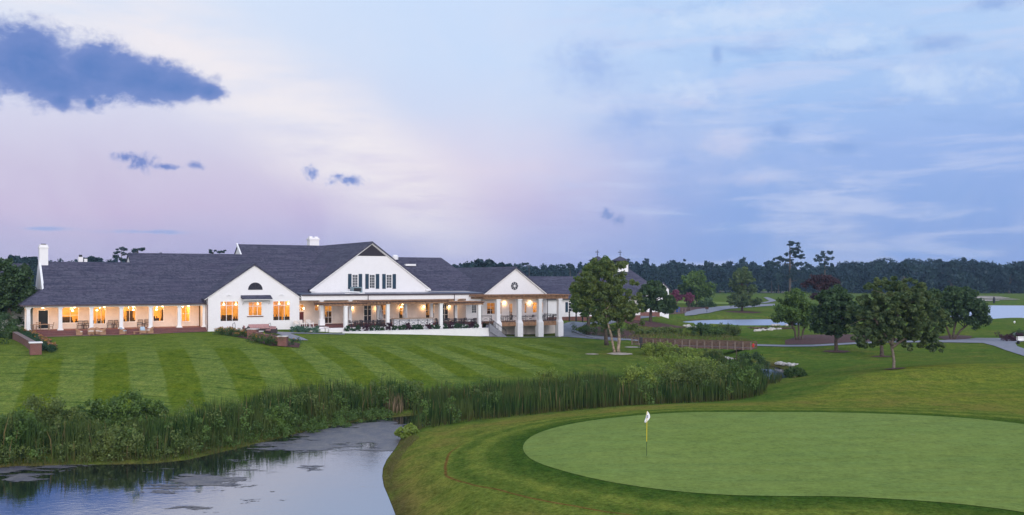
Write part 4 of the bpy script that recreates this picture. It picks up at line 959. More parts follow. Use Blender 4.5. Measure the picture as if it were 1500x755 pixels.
# terrace wall with its planting shelf
root = empty('terrace_wall', (BX, BY, 0), PHI, 'long low white retaining wall with planting shelf in front of the terrace', 'wall')
mb = MB(); mb.box(38.0, 60.9, -8.9, -8.55, -.6, 1.3); mb.box(60.6, 60.9, -8.55, -6.9, -.6, 1.3); mb.box(37.9, 61.0, -8.95, -8.5, 1.3, 1.38); part('wall', mb, 'white', root)
mb = MB(); mb.box(38.0, 60.6, -8.55, -6.6, .5, 1.22); part('planting_bed', mb, 'mulch', root)
mb = MB(); mb.box(36.4, 60.4, -6.75, -2.95, .5, 1.72); mb.box(36.4, 60.4, -6.85, -6.55, .5, 1.8); mb.box(34.5, 38.4, -6.2, -3.1, .5, 1.7); mb.box(36.6, 39.4, -7.6, -6.8, .5, 1.75); part('terrace_floor', mb, 'wbrick', root)
mb = MB(); mb.box(36.8, 60.3, -6.5, -3.0, 1.72, 1.75); part('paving', mb, 'paver', root)
for i, (a, b) in enumerate(((40.2, 44.9), (45.9, 53.1), (54.2, 59.4))):
    o = railing('terrace_railing', [(a, -6.62, 1.78), (b, -6.62, 1.78)], 0, .95, None)
    o.location = (BX, BY, 0); o.rotation_euler = (0, 0, PHI)
    tag(o, ['dark X pattern railing panel at the left of the terrace', 'long dark X pattern railing in front of the white bar', 'dark X pattern railing at the right end of the terrace'][i], 'railing', 'terrace railings')
def pergola(u0, u1, z, posts, label, v0=-7.7, v1=-2.9, raf=True):
    r_ = empty('pergola', (BX, BY, 0), PHI, label, 'pergola', 'timber pergolas over the terrace')
    mb = MB()
    for v in (v0+.35, v0+.65, v1-.2): mb.box(u0, u1, v, v+.12, z, z+.26)
    part('beam', mb, 'cedar', r_); mb = MB(); n = int((u1-u0)/.5)
    for k in range(n+1): u = u0+.05+k*(u1-u0-.2)/n; mb.box(u, u+.08, v0, v1+.1, z+.262, z+.44)
    part('rafter', mb, 'cedar2', r_)
    if raf:
        mb = MB()
        for k in range(11): v = v0+.1+k*.45; mb.box(u0-.15, u1+.15, v, v+.05, z+.442, z+.50)
        part('purlin', mb, 'cedar', r_)
    for u, v, zb in posts:
        mb = MB(); mb.box(u-.36, u+.36, v-.36, v+.36, zb, zb+.75); mb.hexa([(u-.36, v-.36, zb+.75), (u+.36, v-.36, zb+.75), (u+.36, v+.36, zb+.75), (u-.36, v+.36, zb+.75)], [(u-.23, v-.23, zb+.95), (u+.23, v-.23, zb+.95), (u+.23, v+.23, zb+.95), (u-.23, v+.23, zb+.95)])
        mb.box(u-.23, u+.23, v-.23, v+.23, zb+.95, z-.1); mb.box(u-.29, u+.29, v-.29, v+.29, z-.1, z); part('post', mb, 'trim', r_)
pergola(36.0, 45.6, 4.82, [(39.05, -7.2, .9), (36.9, -3.6, FL)], 'brown timber pergola at the left end of the terrace')
pergola(42.3, 54.6, 5.0, [(45.25, -7.2, .9), (53.5, -7.2, .7)], 'long brown timber pergola over the white bar', -7.9, -3.0)
pergola(54.3, 60.4, 4.72, [(59.75, -7.2, .5)], 'small brown timber pergola at the right end of the terrace')
# bar counter
r_ = empty('bar_counter', (BX, BY, 0), PHI, 'white outdoor bar counter with X fronted panels on the terrace', 'bar')
b0, b1 = U(577, -5.6), U(633, -5.6)
mb = MB(); mb.box(b0, b1, -5.7, -5.0, 1.75, 2.82); part('body', mb, 'white', r_)
mb = MB(); mb.box(b0-.1, b1+.1, -5.9, -4.9, 2.82, 2.9); part('counter_top', mb, 'teak', r_)
mb = MB(); n = 5
for k in range(n+1): x = b0+(b1-b0)*k/n; mb.box(x-.03, x+.03, -5.73, -5.7, 1.75, 2.82)
for k in range(n):
    x0, x1 = b0+(b1-b0)*k/n+.25, b0+(b1-b0)*(k+1)/n-.25; mb.bar((x0, -5.72, 1.95), (x1, -5.72, 2.65), .05); mb.bar((x1, -5.72, 1.95), (x0, -5.72, 2.65), .05)
part('panel_trim', mb, mat('grey_trim', (.42,.44,.5)), r_)

def W3(u, v, z): x, y = W(u, v); return (x, y, z)
# chairs and tables
def leg_mb(x, y, h, w_=.05, sx=0, sy=0): m_ = MB(); m_.bar((x+sx, y+sy, 0), (x, y, h), w_); return m_
def make_chair(name, label, m, cat='chair', group=None, seat=.45, w_=.56, back=.9, cushion=None, slats=True):
    r = empty(name, (0, 0, 0), 0, label, cat, group); h = w_/2
    s_ = MB(); s_.box(-h, h, -h, h, seat-.05, seat); s_.build('seat', M[m], r)
    b = MB(); b.bar((-h+.03, h, seat), (-h+.03, h+.12, back), .05); b.bar((h-.03, h, seat), (h-.03, h+.12, back), .05); b.bar((-h, h+.12, back), (h, h+.12, back), .07)
    b.bar((-h, h+.05, seat+.2), (h, h+.05, seat+.2), .05)
    for k in range(1, 5): x = -h+w_*k/5; b.bar((x, h+.03, seat+.1), (x, h+.12, back), .03)
    b.build('backrest', M[m], r)
    for sx in (-1, 1):
        for sy in (-1, 1): leg_mb(sx*(h-.03), sy*(h-.03), seat, .05, sx*.02, sy*.03).build('leg', M[m], r)
        a = MB(); a.box(sx*h-.03, sx*h+.03, -h, h+.05, seat+.2, seat+.25); a.bar((sx*h, -h+.03, seat), (sx*h, -h+.03, seat+.2), .04); a.build('armrest', M[m], r)
    if cushion: c_ = MB(); c_.box(-h+.04, h-.04, -h+.02, h-.02, seat, seat+.1); c_.box(-h+.05, h-.05, h-.08, h+.02, seat+.1, back-.05); c_.build('cushion', M[cushion], r)
    return r
def make_table(name, label, m, r0=.5, h=.74, group=None, rect=None):
    r = empty(name, (0, 0, 0), 0, label, 'table', group); t_ = MB()
    if rect: t_.box(-rect[0]/2, rect[0]/2, -rect[1]/2, rect[1]/2, h-.05, h)
    else: t_.lathe((0, 0, 0), [(r0*.95, h-.05), (r0, h-.03), (r0, h)], 14)
    t_.build('table_top', M[m], r)
    if rect:
        for sx in (-1, 1):
            for sy in (-1, 1): leg_mb(sx*(rect[0]/2-.06), sy*(rect[1]/2-.06), h-.05, .07).build('leg', M[m], r)
    else: p_ = MB(); p_.lathe((0, 0, 0), [(r0*.6, 0), (r0*.6, .04), (.05, .08), (.05, h-.05)], 10); p_.build('pedestal', M[m], r)
    return r
def make_tub(label, cushion=None, group=None):
    r = empty('wicker_chair', (0, 0, 0), 0, label, 'armchair', group)
    b = MB(); b.box(-.36, .36, -.38, .3, .04, .42); b.build('base', M['wicker'], r)
    s_ = MB(); n = 12
    for k in range(n):
        a0_, a1_ = math.pi*(-.12+1.24*k/n), math.pi*(-.12+1.24*(k+1)/n)
        f = lambda a: .62+.28*max(0, math.sin(a))**1.5
        pts = lambda a, rr, z: (rr*math.cos(a), rr*math.sin(a)*.95-.02, z)
        s_.hexa([pts(a0_, .34, .3), pts(a0_, .42, .3), pts(a1_, .42, .3), pts(a1_, .34, .3)], [pts(a0_, .39, f(a0_)), pts(a0_, .48, f(a0_)), pts(a1_, .48, f(a1_)), pts(a1_, .39, f(a1_))])
    s_.build('backrest', M['wicker'], r)
    c_ = MB(); c_.box(-.3, .3, -.36, .24, .42, .52)
    if cushion: c_.hexa([(-.28, .1, .5), (.28, .1, .5), (.28, .26, .5), (-.28, .26, .5)], [(-.26, .22, .88), (.26, .22, .88), (.26, .34, .88), (-.26, .34, .88)])
    c_.build('cushion', M[cushion or 'stucco'], r)
    return r
PG = 'wicker seats on the brick patio'
pz = 1.50
tub = make_tub('wicker tub chair facing right, leftmost seat on the brick patio', None, PG)
tub_b = make_tub('wicker armchair with a blue cushion turned toward the steps', 'cush_blue', PG)
def gl(u, v, off=.06): x, y = W(u, v); return (x, y, g1(x, y)+off)
tub.location = gl(U(116, -2.9), -2.9); tub.rotation_euler.z = PHI+R(75)
for px, v, rz, lb in ((134,-1.7,-20,'wicker tub chair behind the small side table on the patio'),(150,-3.0,-75,'wicker tub chair facing left beside the small side table'),(220,-3.0,-80,'rightmost wicker tub chair on the brick patio'),(143,-1.6,10,'wicker tub chair nearest the second porch column')):
    copy_tree(tub, gl(U(px, v), v), PHI+R(rz), lb, PG)
tub_b.location = gl(U(180, -2.9), -2.9); tub_b.rotation_euler.z = PHI+R(60)
copy_tree(tub_b, gl(U(209, -2.2), -2.2), PHI+R(0), 'wicker chair with pale blue cushions facing the lawn', PG)
tb = make_table('side_table', 'small dark side table between wicker tub chairs', 'wicker', .34, .45, PG, rect=(.6, .6)); tb.location = gl(U(134, -3.1), -3.1); tb.rotation_euler.z = PHI
copy_tree(tb, gl(U(201, -3.3), -3.3), PHI, 'low wicker coffee table before the blue cushioned chair', PG, (1.5, 1.1, .8))
# porch sets
PC = 'dark chairs against the porch wall'
pc = make_chair('porch_chair', 'dark open armed chair, first of the row under the left porch', 'dark_chair', 'chair', PC, .45, .62, 1.0)
pcs = [(117,2.6),(128,2.6),(161,2.6),(172,2.6),(205,2.6),(217,2.6)]; nm = ['first', 'second', 'third', 'fourth', 'fifth', 'sixth']
for i, (px, v) in enumerate(pcs):
    l = W3(U(px, v), v, FL); rz = PHI+R(18 if i % 2 else -18)
    if i == 0: pc.location = l; pc.rotation_euler.z = rz
    else: copy_tree(pc, l, rz, f'dark armed porch chair, {nm[i]} from the left along the porch wall', PC)
pt = make_table('porch_table', 'small dark table between the first two porch chairs', 'dark_chair', .3, .55, 'small dark porch tables')
for i, px in enumerate((122.5, 166.5, 211)):
    l = W3(U(px, 2.4), 2.4, FL)
    if i == 0: pt.location = l
    else: copy_tree(pt, l, PHI, f'small dark table between the {["", "middle", "last"][i]} pair of porch chairs', 'small dark porch tables')
tt = make_table('dining_table', 'long pale teak dining table at the left end of the porch', 'teak', h=.76, rect=(2.0, .95)); tt.location = W3(U(60, .95), .95, FL); tt.rotation_euler.z = PHI
TG = 'teak chairs round the long porch table'
tc = make_chair('teak_chair', 'teak chair at the left end of the porch dining table', 'teak', 'chair', TG, .45, .55, .95)
tc.location = W3(U(46, 1), 1, FL); tc.rotation_euler.z = PHI+R(90)
copy_tree(tc, W3(U(74, 1), 1, FL), PHI-R(90), 'teak chair at the right end of the porch dining table', TG)
copy_tree(tc, W3(U(56, 2.2), 1.9, FL), PHI, 'teak chair on the wall side of the porch dining table', TG)
# white chairs left of the centre porch
WG = 'white chairs beside the ornamental grass hedge'
wc = make_chair('white_chair', 'white armchair nearest the front gable wall', 'trim', 'chair', WG, .45, .7, .95, 'stucco')
WX = [(434.5, -3.3), (441.5, -3.5), (454, -3.6)]
for i, (px, v) in enumerate(WX):
    l = W3(U(px, v), v, 1.87) if i < 2 else W3(U(px, v), v, 1.87)
    if i == 0: wc.location = l; wc.rotation_euler.z = PHI
    else: copy_tree(wc, l, PHI+R(8*i), ['', 'small white armchair, middle of the three above the grass hedge', 'widest white armchair left of the centre porch steps'][i], WG)
mb = MB(); mb.box(34.45, 37.6, -4.6, -2.9, .8, 1.87); o = mb.build('seating_plinth', M['wbrick']); o.location = (BX, BY, 0); o.rotation_euler.z = PHI; tag(o, 'low white plinth under the white armchairs', 'plinth')
# terrace furniture
rnd = random.Random(4)
TGc, TGt = 'dark dining chairs on the terrace', 'round dark tables on the terrace'
dc = make_chair('terrace_chair', 'dark metal dining chair drawn up to a terrace table', 'dark_chair', 'chair', TGc, .46, .5, .92)
dt = make_table('terrace_table', 'round dark cafe table on the terrace', 'dark_chair', .48, .76, TGt)
ordn = ['first', 'second', 'third', 'fourth', 'fifth', 'sixth', 'seventh', 'eighth', 'ninth', 'tenth']
first = True
for i, (px, v) in enumerate(((521,-5.2),(537,-4.6),(552,-5.5),(563,-3.9),(648,-4.2),(662,-5.2),(676,-4.4),(690,-5.4))):
    u = U(px, v); l = W3(u, v, 1.75)
    lb = f'round dark cafe table, {ordn[i]} from the left on the terrace'
    if first: dt.location = l; dt['label'] = lb
    else: copy_tree(dt, l, 0, lb, TGt)
    for j, a in enumerate((20, 140, 260)):
        a = R(a+rnd.uniform(-20, 20)); cu, cv = u+.72*math.cos(a), v+.62*math.sin(a)
        lb = f'dark chair on the {["right", "left", "near"][j]} side of the {ordn[i]} terrace table from the left'
        rz = PHI+a-math.pi/2
        if first: dc.location = W3(cu, cv, 1.75); dc.rotation_euler.z = rz; dc['label'] = lb; first = False
        else: copy_tree(dc, W3(cu, cv, 1.75), rz, lb, TGc)
for i, (px, v) in enumerate(((741,-5.2),(772,-5.0),(802,-5.2))):
    u = U(px, v); copy_tree(dt, W3(u, v, FL), 0, f'dark cafe table, {ordn[i]} from the left on the raised veranda', 'round dark tables on the veranda')
    for j, a in enumerate((0, 180)):
        copy_tree(dc, W3(u+.75*math.cos(R(a)), v, FL), PHI+R(a)-math.pi/2, f'dark chair {["right", "left"][j]} of the {ordn[i]} veranda table from the left', 'dark dining chairs on the veranda')
def umbrella(px, v, label):
    r = empty('closed_umbrella', W3(U(px, v), v, 1.75), 0, label, 'umbrella', 'closed umbrellas on the terrace')
    mb = MB(); mb.tube([(0, 0, 0), (0, 0, 2.95)], .03, 6); mb.lathe((0, 0, 0), [(.28, 0), (.28, .08)], 10); mb.build('pole', M['metal_dark'], r)
    mb = MB(); n = 16; vs = []
    for rr, z in ((.05, 2.85), (.12, 2.4), (.2, 1.7), (.26, 1.15), (.2, 1.0)):
        vs.append([(rr*(1+.35*(k % 2))*math.cos(2*math.pi*k/n), rr*(1+.35*(k % 2))*math.sin(2*math.pi*k/n), z) for k in range(n)])
    mb.add([p for q in vs for p in q], [(i*n+k, i*n+(k+1) % n, (i+1)*n+(k+1) % n, (i+1)*n+k) for i in range(4) for k in range(n)]); mb.build('canopy', mat('umbrella_cloth', (.42,.40,.40), .9, nscale=4, namt=.3), r)
umbrella(558, -4.2, 'closed pale umbrella left of the white bar'); umbrella(593, -3.9, 'closed pale umbrella behind the white bar')
# brick wall and flower bed at the left end
bw = [at(12, 489, 1.7), at(52, 519.5, 1.3)]
A, B = Vector(bw[0]), Vector(bw[1]); ang = math.atan2(B.y-A.y, B.x-A.x); L = (B-A).length
r_ = empty('brick_wall', (A.x, A.y, 0), ang, 'sloping red brick wall with pale cap beside the flower bed', 'wall')
mb = MB(); mb.box(0, L, -.22, .22, .6, 2.3); mb.box(-.1, L, -.27, .27, 2.3, 2.4); part('wall', mb, 'brick', r_)
mb = MB(); mb.box(L-.5, L+.5, -.5, .5, .4, 2.38); part('end_pier', mb, 'brick', r_); mb = MB(); mb.box(L-.58, L+.58, -.58, .58, 2.4, 2.5); part('cap', mb, 'trim', r_)
# brick piers and low wall before the front gable
r_ = empty('seating_wall', (0, 0, 0), 0, 'low red brick seating wall between two brick piers', 'wall')
p1, p2 = spot(370.5, 495.5), spot(414.5, 507)
for (x, y, z), w_ in ((p1, .55), (p2, .5)):
    mb = MB(); mb.box(x-w_, x+w_, y-w_, y+w_, z-.3, z+1.02); q = part('pier', mb, 'brick', r_); mb = MB(); mb.box(x-w_-.06, x+w_+.06, y-w_-.06, y+w_+.06, z+1.02, z+1.12); part('cap', mb, 'stone', q)
mb = MB(); mb.bar((p1[0], p1[1], p1[2]+.3), (p2[0], p2[1], p2[2]+.45), .4, .9); part('wall', mb, 'brick', r_)
sx_, sy_, sz_ = spot(378, 489.5)
def sofa(loc, rz, w_, label):
    r = empty('outdoor_sofa', loc, rz, label, 'sofa', 'outdoor sofas round the fire table')
    mb = MB(); mb.box(-w_/2, w_/2, -.42, .42, .06, .36); mb.box(-w_/2, w_/2, .34, .46, .36, .72); part('frame', mb, 'dark_chair', r)
    for s in (-1, 1): mb = MB(); mb.box(s*w_/2-.07, s*w_/2+.07, -.42, .46, .1, .6); part('armrest', mb, 'dark_chair', r)
    n = max(2, round(w_/.75))
    for k in range(n): a = -w_/2+.08+(w_-.16)*k/n; mb = MB(); mb.box(a+.01, a+(w_-.16)/n-.01, -.4, .3, .36, .52); mb.hexa([(a+.01, .16, .5), (a+(w_-.16)/n-.01, .16, .5), (a+(w_-.16)/n-.01, .33, .5), (a+.01, .33, .5)], [(a+.01, .25, .92), (a+(w_-.16)/n-.01, .25, .92), (a+(w_-.16)/n-.01, .38, .92), (a+.01, .38, .92)]); part('cushion', mb, 'cush_pink', r)
a = spot(380, 486.5); sofa((a[0], a[1], a[2]+.1), PHI, 2.9, 'long rose cushioned sofa facing the lawn by the brick piers')
a = spot(361, 489); sofa((a[0], a[1], a[2]+.1), PHI+R(80), 1.6, 'short rose cushioned sofa at the left of the seating group')
a = spot(397, 490); sofa((a[0], a[1], a[2]+.1), PHI-R(80), 1.6, 'short rose cushioned sofa at the right of the seating group')
a = spot(379, 491.5); r_ = empty('fire_table', (a[0], a[1], a[2]), 0, 'round pale topped fire table inside the brick seating wall', 'table'); mb = MB(); mb.lathe((0,0,0), [(.5,0),(.5,.45)], 14); part('base', mb, 'brick', r_); mb = MB(); mb.lathe((0,0,0), [(.62,.45),(.62,.55)], 14); part('table_top', mb, 'stone', r_)
for px, py in ((393, 486), (341, 485.5)):
    x, y, z = spot(px, py); mb = MB(); mb.tube([(x, y, z), (x, y, z+1.0), (x+.3, y-.2, z+1.15), (x+.45, y-.5, z+.9), (x+.5, y-.6, z)], .03, 6); o = mb.build('handrail', M['rail']); tag(o, 'curved dark handrail right of the sofas' if px == 393 else 'curved dark handrail behind the left flower hedge', 'handrail')

# ---- footbridges
def footbridge(p, q, wdt, label, hz, rail=1.05, n=10):
    A, B = Vector(p[:2]), Vector(q[:2]); L = (B-A).length; ang = math.atan2(B.y-A.y, B.x-A.x)
    r = empty('footbridge', (A.x, A.y, hz), ang, label, 'footbridge'); rise = q[2]-p[2]
    mb = MB(); mb.hexa([(0, 0, -.22), (L, 0, -.22+rise), (L, wdt, -.22+rise), (0, wdt, -.22)], [(0, 0, 0), (L, 0, rise), (L, wdt, rise), (0, wdt, 0)]); part('deck', mb, 'cedar2', r)
    for side in (0, wdt):
        mb = MB()
        for h in (rail-.05, rail-.36, .22): mb.bar((0, side, h), (L, side, rise+h), .05, .13 if h > rail-.1 else .16)
        part('rail', mb, mat('bridge_rail', (.125,.08,.06), .8, nscale=2, namt=.3) if 'bridge_rail' not in bpy.data.materials else bpy.data.materials['bridge_rail'], r)
    for k in range(n+1):
        for side in (-.06, wdt+.06):
            mb = MB(); x = L*k/n; mb.box(x-.08, x+.08, side-.07, side+.07, -.28+rise*k/n, rail+.02+rise*k/n); part('post', mb, 'bridge_post' if side < 0 else 'cedar2', r)
pA = (*at(926, 504.5, -.55), -.55); pB = (*at(1100, 510.5, -.55), -.55)
footbridge(pA, pB, 2.4, 'low brown timber footbridge across the marshy creek', -.55, rail=.78, n=16)
pA = (*at(962, 462, .15), .15); pB = (*at(1004, 458.5, .2), .2)
footbridge(pA, pB, 3.5, 'distant dark timber bridge carrying the road by the pink myrtle', .25, n=8)
# bulkhead holding the upper pond
r_ = empty('bulkhead', (0, 0, 0), 0, 'brown timber bulkhead along the near edge of the upper pond', 'wall')
q0, q1 = Vector((*at(1022, 479.5, -1.15), 0)), Vector((*at(1163, 481.5, -1.15), 0))
mb = MB(); mb.bar((q0.x, q0.y, -1.95), (q1.x, q1.y, -1.95), .3, 1.75); part('planking', mb, 'cedar2', r_)
mb = MB(); mb.bar((q0.x, q0.y-.1, -1.06), (q1.x, q1.y-.1, -1.06), .5, .12); part('cap', mb, 'cedar2', r_)
for k in range(10): p = q0.lerp(q1, k/9); mb = MB(); mb.lathe((p.x, p.y-.3, -2.8), [(.13, 0), (.13, 1.95)], 7); part('pile', mb, 'bark', r_)
# flagstick
x, y, z = spot(947.3, 668.5); r_ = empty('flagstick', (x, y, z+.02), 0, 'yellow and dark flagstick with a drooping white flag on the green', 'flagstick')
mb = MB(); mb.tube([(0, 0, 0), (0, 0, .66)], .012, 8); mb.tube([(0, 0, .66), (0, 0, .68)], .02, 8); part('lower_pole', mb, 'green_pole', r_)
mb = MB(); mb.tube([(0, 0, .68), (.015, 0, 2.12)], .017, 8); part('upper_pole', mb, 'yellow', r_)
mb = MB(); n = 9; rows = []
for j in range(n+1):     # limp cloth hanging in folds
    tt_ = j/n; z_ = 2.14-.54*tt_; hw = .015+.085*math.sin(math.pi*min(1, tt_*.95+.02))**.8; cx = .03+(.035*math.sin(tt_*4)-.13*max(0, tt_-.55)*1.6)
    rows.append([(cx+hw*(-1+2*i/8), .035*math.sin(i*1.7+tt_*3)*(.3+tt_), z_-.03*abs(i-4)/4) for i in range(9)])
mb.add([p for r in rows for p in r], [(j*9+i, j*9+i+1, (j+1)*9+i+1, (j+1)*9+i) for j in range(n) for i in range(8)])
fl = part('flag', mb, 'flag', r_, smooth=True); md = fl.modifiers.new('s', 'SOLIDIFY'); md.thickness = .006
mb = MB(); cxx, czz = .025, 1.88
for a_, b_ in zip(*(lambda P: (P, P[1:]))([(cxx-.03, czz+.03), (cxx-.005, czz+.05), (cxx+.025, czz+.03), (cxx+.015, czz), (cxx-.025, czz-.045), (cxx+.03, czz-.045)])): mb.bar((a_[0], -.055, a_[1]), (b_[0], -.055, b_[1]), .022)
part('flag_mark', mb, 'flagmark', fl)

# ---- carriage house with two cupolas far right
x, y = at(905, 468, -.3); JY = y
r_ = empty('carriage_house', (x, y, 0), PHI*.6, 'distant white carriage house with two louvred cupolas on a grey roof', 'building')
mb = MB(); mb.box(-8, 10, 0, 12, -1, 5.6); part('wall', mb, 'wbrick', r_); mb = MB(); mb.box(-8.06, 10.06, -.06, 12.06, -1, 1.2); part('plinth', mb, 'brick', r_)
zr_ = H_CAM+(HOR-390.5)*(JY+7)/1500
mb = MB(); mb.add([(-8.5,-.6,5.5),(10.6,-.6,5.5),(10.6,12.6,5.5),(-8.5,12.6,5.5),(-5.5,6,zr_),(4.6,6,zr_)], [(0,1,5,4),(1,2,5),(2,3,4,5),(0,4,3),(0,3,2,1)]); part('roof', mb, 'roof', r_)
for cu in (-2.3, 3.2):
    mb = MB(); mb.box(cu-1.35, cu+1.35, 4.6, 7.4, zr_-1.4, zr_+.55); q = part('cupola', mb, 'white', r_)
    mb = MB(); mb.box(cu-1.3, cu+1.3, 4.65, 7.35, zr_+.55, zr_+1.25); part('louvre', mb, 'vent', q)
    mb = MB(); a_ = 1.65; mb.add([(cu-a_,6-a_,zr_+1.25),(cu+a_,6-a_,zr_+1.25),(cu+a_,6+a_,zr_+1.25),(cu-a_,6+a_,zr_+1.25),(cu,6,zr_+2.3)], [(0,1,4),(1,2,4),(2,3,4),(3,0,4),(3,2,1,0)]); part('cupola_roof', mb, 'roof', q)
    mb = MB(); mb.tube([(cu, 6, zr_+2.2), (cu, 6, zr_+3.7)], .06, 6); mb.box(cu-.5, cu+.35, 5.95, 6.05, zr_+3.1, zr_+3.25); mb.lathe((cu, 6, zr_+2.6), [(.05, 0), (.17, .12), (.05, .24)], 8); part('weathervane', mb, 'metal_dark', q)
mb = MB(); mb.prism([(11.0, -1), (11.0, 6.2), (12.4, 7.5), (13.8, 6.2), (13.8, -1)], 3, 10); part('side_wing', mb, 'wbrick', r_)
mb = MB()
for sg in (0, 1):
    a0_ = [(10.7, 2.7, 5.95), (12.4, 2.7, 7.55), (12.4, 10.3, 7.55), (10.7, 10.3, 5.95)] if not sg else [(12.4, 2.7, 7.55), (14.1, 2.7, 5.95), (14.1, 10.3, 5.95), (12.4, 10.3, 7.55)]
    mb.hexa(a0_, [(a, b, c+.2) for a, b, c in a0_])
part('roof', mb, 'roof', r_)
for k in range(5): u = -6.6+k*3.3; window(u, u+1.4, 2.0, 4.2, -.02, 2, 3, 'glassd', parent=r_)

# ---- small things on the right
for i, px in enumerate((834, 844, 853.5, 868, 875.5)):
    v = 12.2; u = U(px, v); l = W(u, v); mb = MB(); mb.lathe((0, 0, 0), [(.13, -.4), (.13, 1.25), (.08, 1.32), (.15, 1.4), (.15, 1.62), (.05, 1.72)], 8)
    o = mb.build('bollard_light', M['metal_dark'], loc=(*l, g1(*l))); tag(o, f'short black bollard light, {ordn[i]} from the left before the white wing', 'bollard light', 'bollard lights along the far wing')
def boxbin(px, py, w_, h, m, name, label, cat):
    x, y, z = spot(px, py); r = empty(name, (x, y, z), .3, label, cat)
    mb = MB(); mb.lathe((0, 0, 0), [(w_*.42, 0), (w_*.5, h*.1), (w_*.5, h*.82)], 12); part('body', mb, m, r)
    mb = MB(); mb.lathe((0, 0, 0), [(w_*.54, h*.82), (w_*.5, h*.92), (w_*.15, h)], 12); part('lid', mb, 'metal_dark', r)
boxbin(993, 459, 1.0, 1.7, 'blue', 'litter_bin', 'bright blue litter bin standing by the distant road bridge', 'bin')
x, y, z = spot(1035.5, 458.5); r_ = empty('path_sign', (x, y, z), 0, 'small dark sign on a post beside the upper road', 'sign'); mb = MB(); mb.bar((0,0,0), (0,0,1.0), .1); part('post', mb, 'metal_dark', r_); mb = MB(); mb.box(-.4, .4, -.05, .05, .9, 1.5); part('board', mb, 'furn', r_)
x, y, z = spot(938.5, 511); r_ = empty('course_post', (x, y, z), 0, 'squat black post box in the grass before the footbridge', 'post'); mb = MB(); mb.bar((0,0,-.2), (0,0,.9), .12); part('post', mb, 'metal_dark', r_); mb = MB(); mb.box(-.22, .22, -.16, .16, .75, 1.5); part('box', mb, 'metal_dark', r_)
x, y, z = spot(1078.5, 528); mb = MB(); mb.tube([(0,0,-.3), (.02,0,1.4)], .06, 6); o = mb.build('marker_stake', M['bark'], loc=(x, y, z)); tag(o, 'thin dark stake standing in the marsh by the small pool', 'stake')
x, y, z = spot(1103.5, 511); mb = MB(); mb.lathe((0,0,0), [(.16,0),(.16,.1),(.11,.14),(.11,.5),(.16,.52),(.13,.64),(.03,.72)], 10); mb.tube([(-.2,0,.38),(.2,0,.38)], .06, 8); o = mb.build('hydrant', M['red'], loc=(x, y, z)); tag(o, 'small red hydrant at the right end of the footbridge', 'hydrant')
x, y, z = spot(1497, 504); r_ = empty('bench', (x, y, z), R(5), 'pale bench beside the purple shrubs at the right edge', 'bench')
mb = MB(); mb.box(-.6, .6, -.25, .25, .42, .48); part('seat', mb, 'trim', r_); mb = MB()
for k in range(3): mb.box(-.6, .6, .22, .27, .52+k*.16, .64+k*.16)
part('backrest', mb, 'trim', r_)
for s in (-1, 1): mb = MB(); mb.box(s*.5-.05, s*.5+.05, -.22, .27, 0, .95 if False else .42); mb.box(s*.5-.04, s*.5+.04, .2, .22, .42, .98); part('leg', mb, 'metal_dark', r_)
for i, (px, py) in enumerate(((1486, 474),)):
    x, y, z = spot(px, py); mb = MB(); mb.lathe((0,0,0), [(.05,0),(.16,.12),(.2,.3),(.12,.46),(.02,.5)], 10); o = mb.build('tee_marker', M['trim'], loc=(x, y, z)); tag(o, 'white ball shaped tee marker near the lake shore', 'tee marker')
x, y, z = spot(1456, 444.6); mb = MB(); mb.lathe((0,0,0), [(.25,0),(.42,.8),(.5,1.4),(.3,2.0),(.22,2.3),(.05,2.5)], 8); o = mb.build('course_marker', M['metal_dark'], loc=(x, y, z)); tag(o, 'tiny dark post on the far fairway beyond the lake', 'post')
x, y, z = spot(1038, 440.5); mb = MB(); mb.lathe((0,0,0), [(1.6,0),(1.7,.5),(1.2,1.2),(.3,1.5)], 9); o = mb.build('low_shrub', M['leaf_dark'], loc=(x, y, z)); tag(o, 'lone dark low shrub on the far fairway right of the oak', 'shrub')
mb = MB()
rs = random.Random(9)
def rocks(name, px0, py0, px1, py1, n, label, smin=.12, smax=.35):
    mb = MB()
    for k in range(n):
        f = rs.random(); x, y, z = spot(px0+(px1-px0)*f, py0+(py1-py0)*f+rs.uniform(-.8, .8)); s = rs.uniform(smin, smax); x += rs.uniform(-.4, .4)
        pr = [(s*.7*rs.uniform(.8, 1.2), -.05), (s*rs.uniform(.8, 1.1), s*.3), (s*.6, s*.7), (.03, s*.85)]; mb.lathe((x, y, z), pr, 6)
    o = mb.build(name, M['stone']); tag(o, kind='stuff', label=label)
rocks('rocks', 1003, 478.5, 1024, 482.5, 45, 'pale stones along the left bank of the upper pond', .15, .5)
rocks('rocks', 1105, 485.5, 1160, 480.5, 60, 'pale stones below the timber bulkhead', .15, .45)
rocks('rocks', 1138, 533, 1165, 536, 40, 'pale stones behind the small pool')
rocks('rocks', 1060, 525, 1074, 528, 16, 'white stones at the left of the small pool')

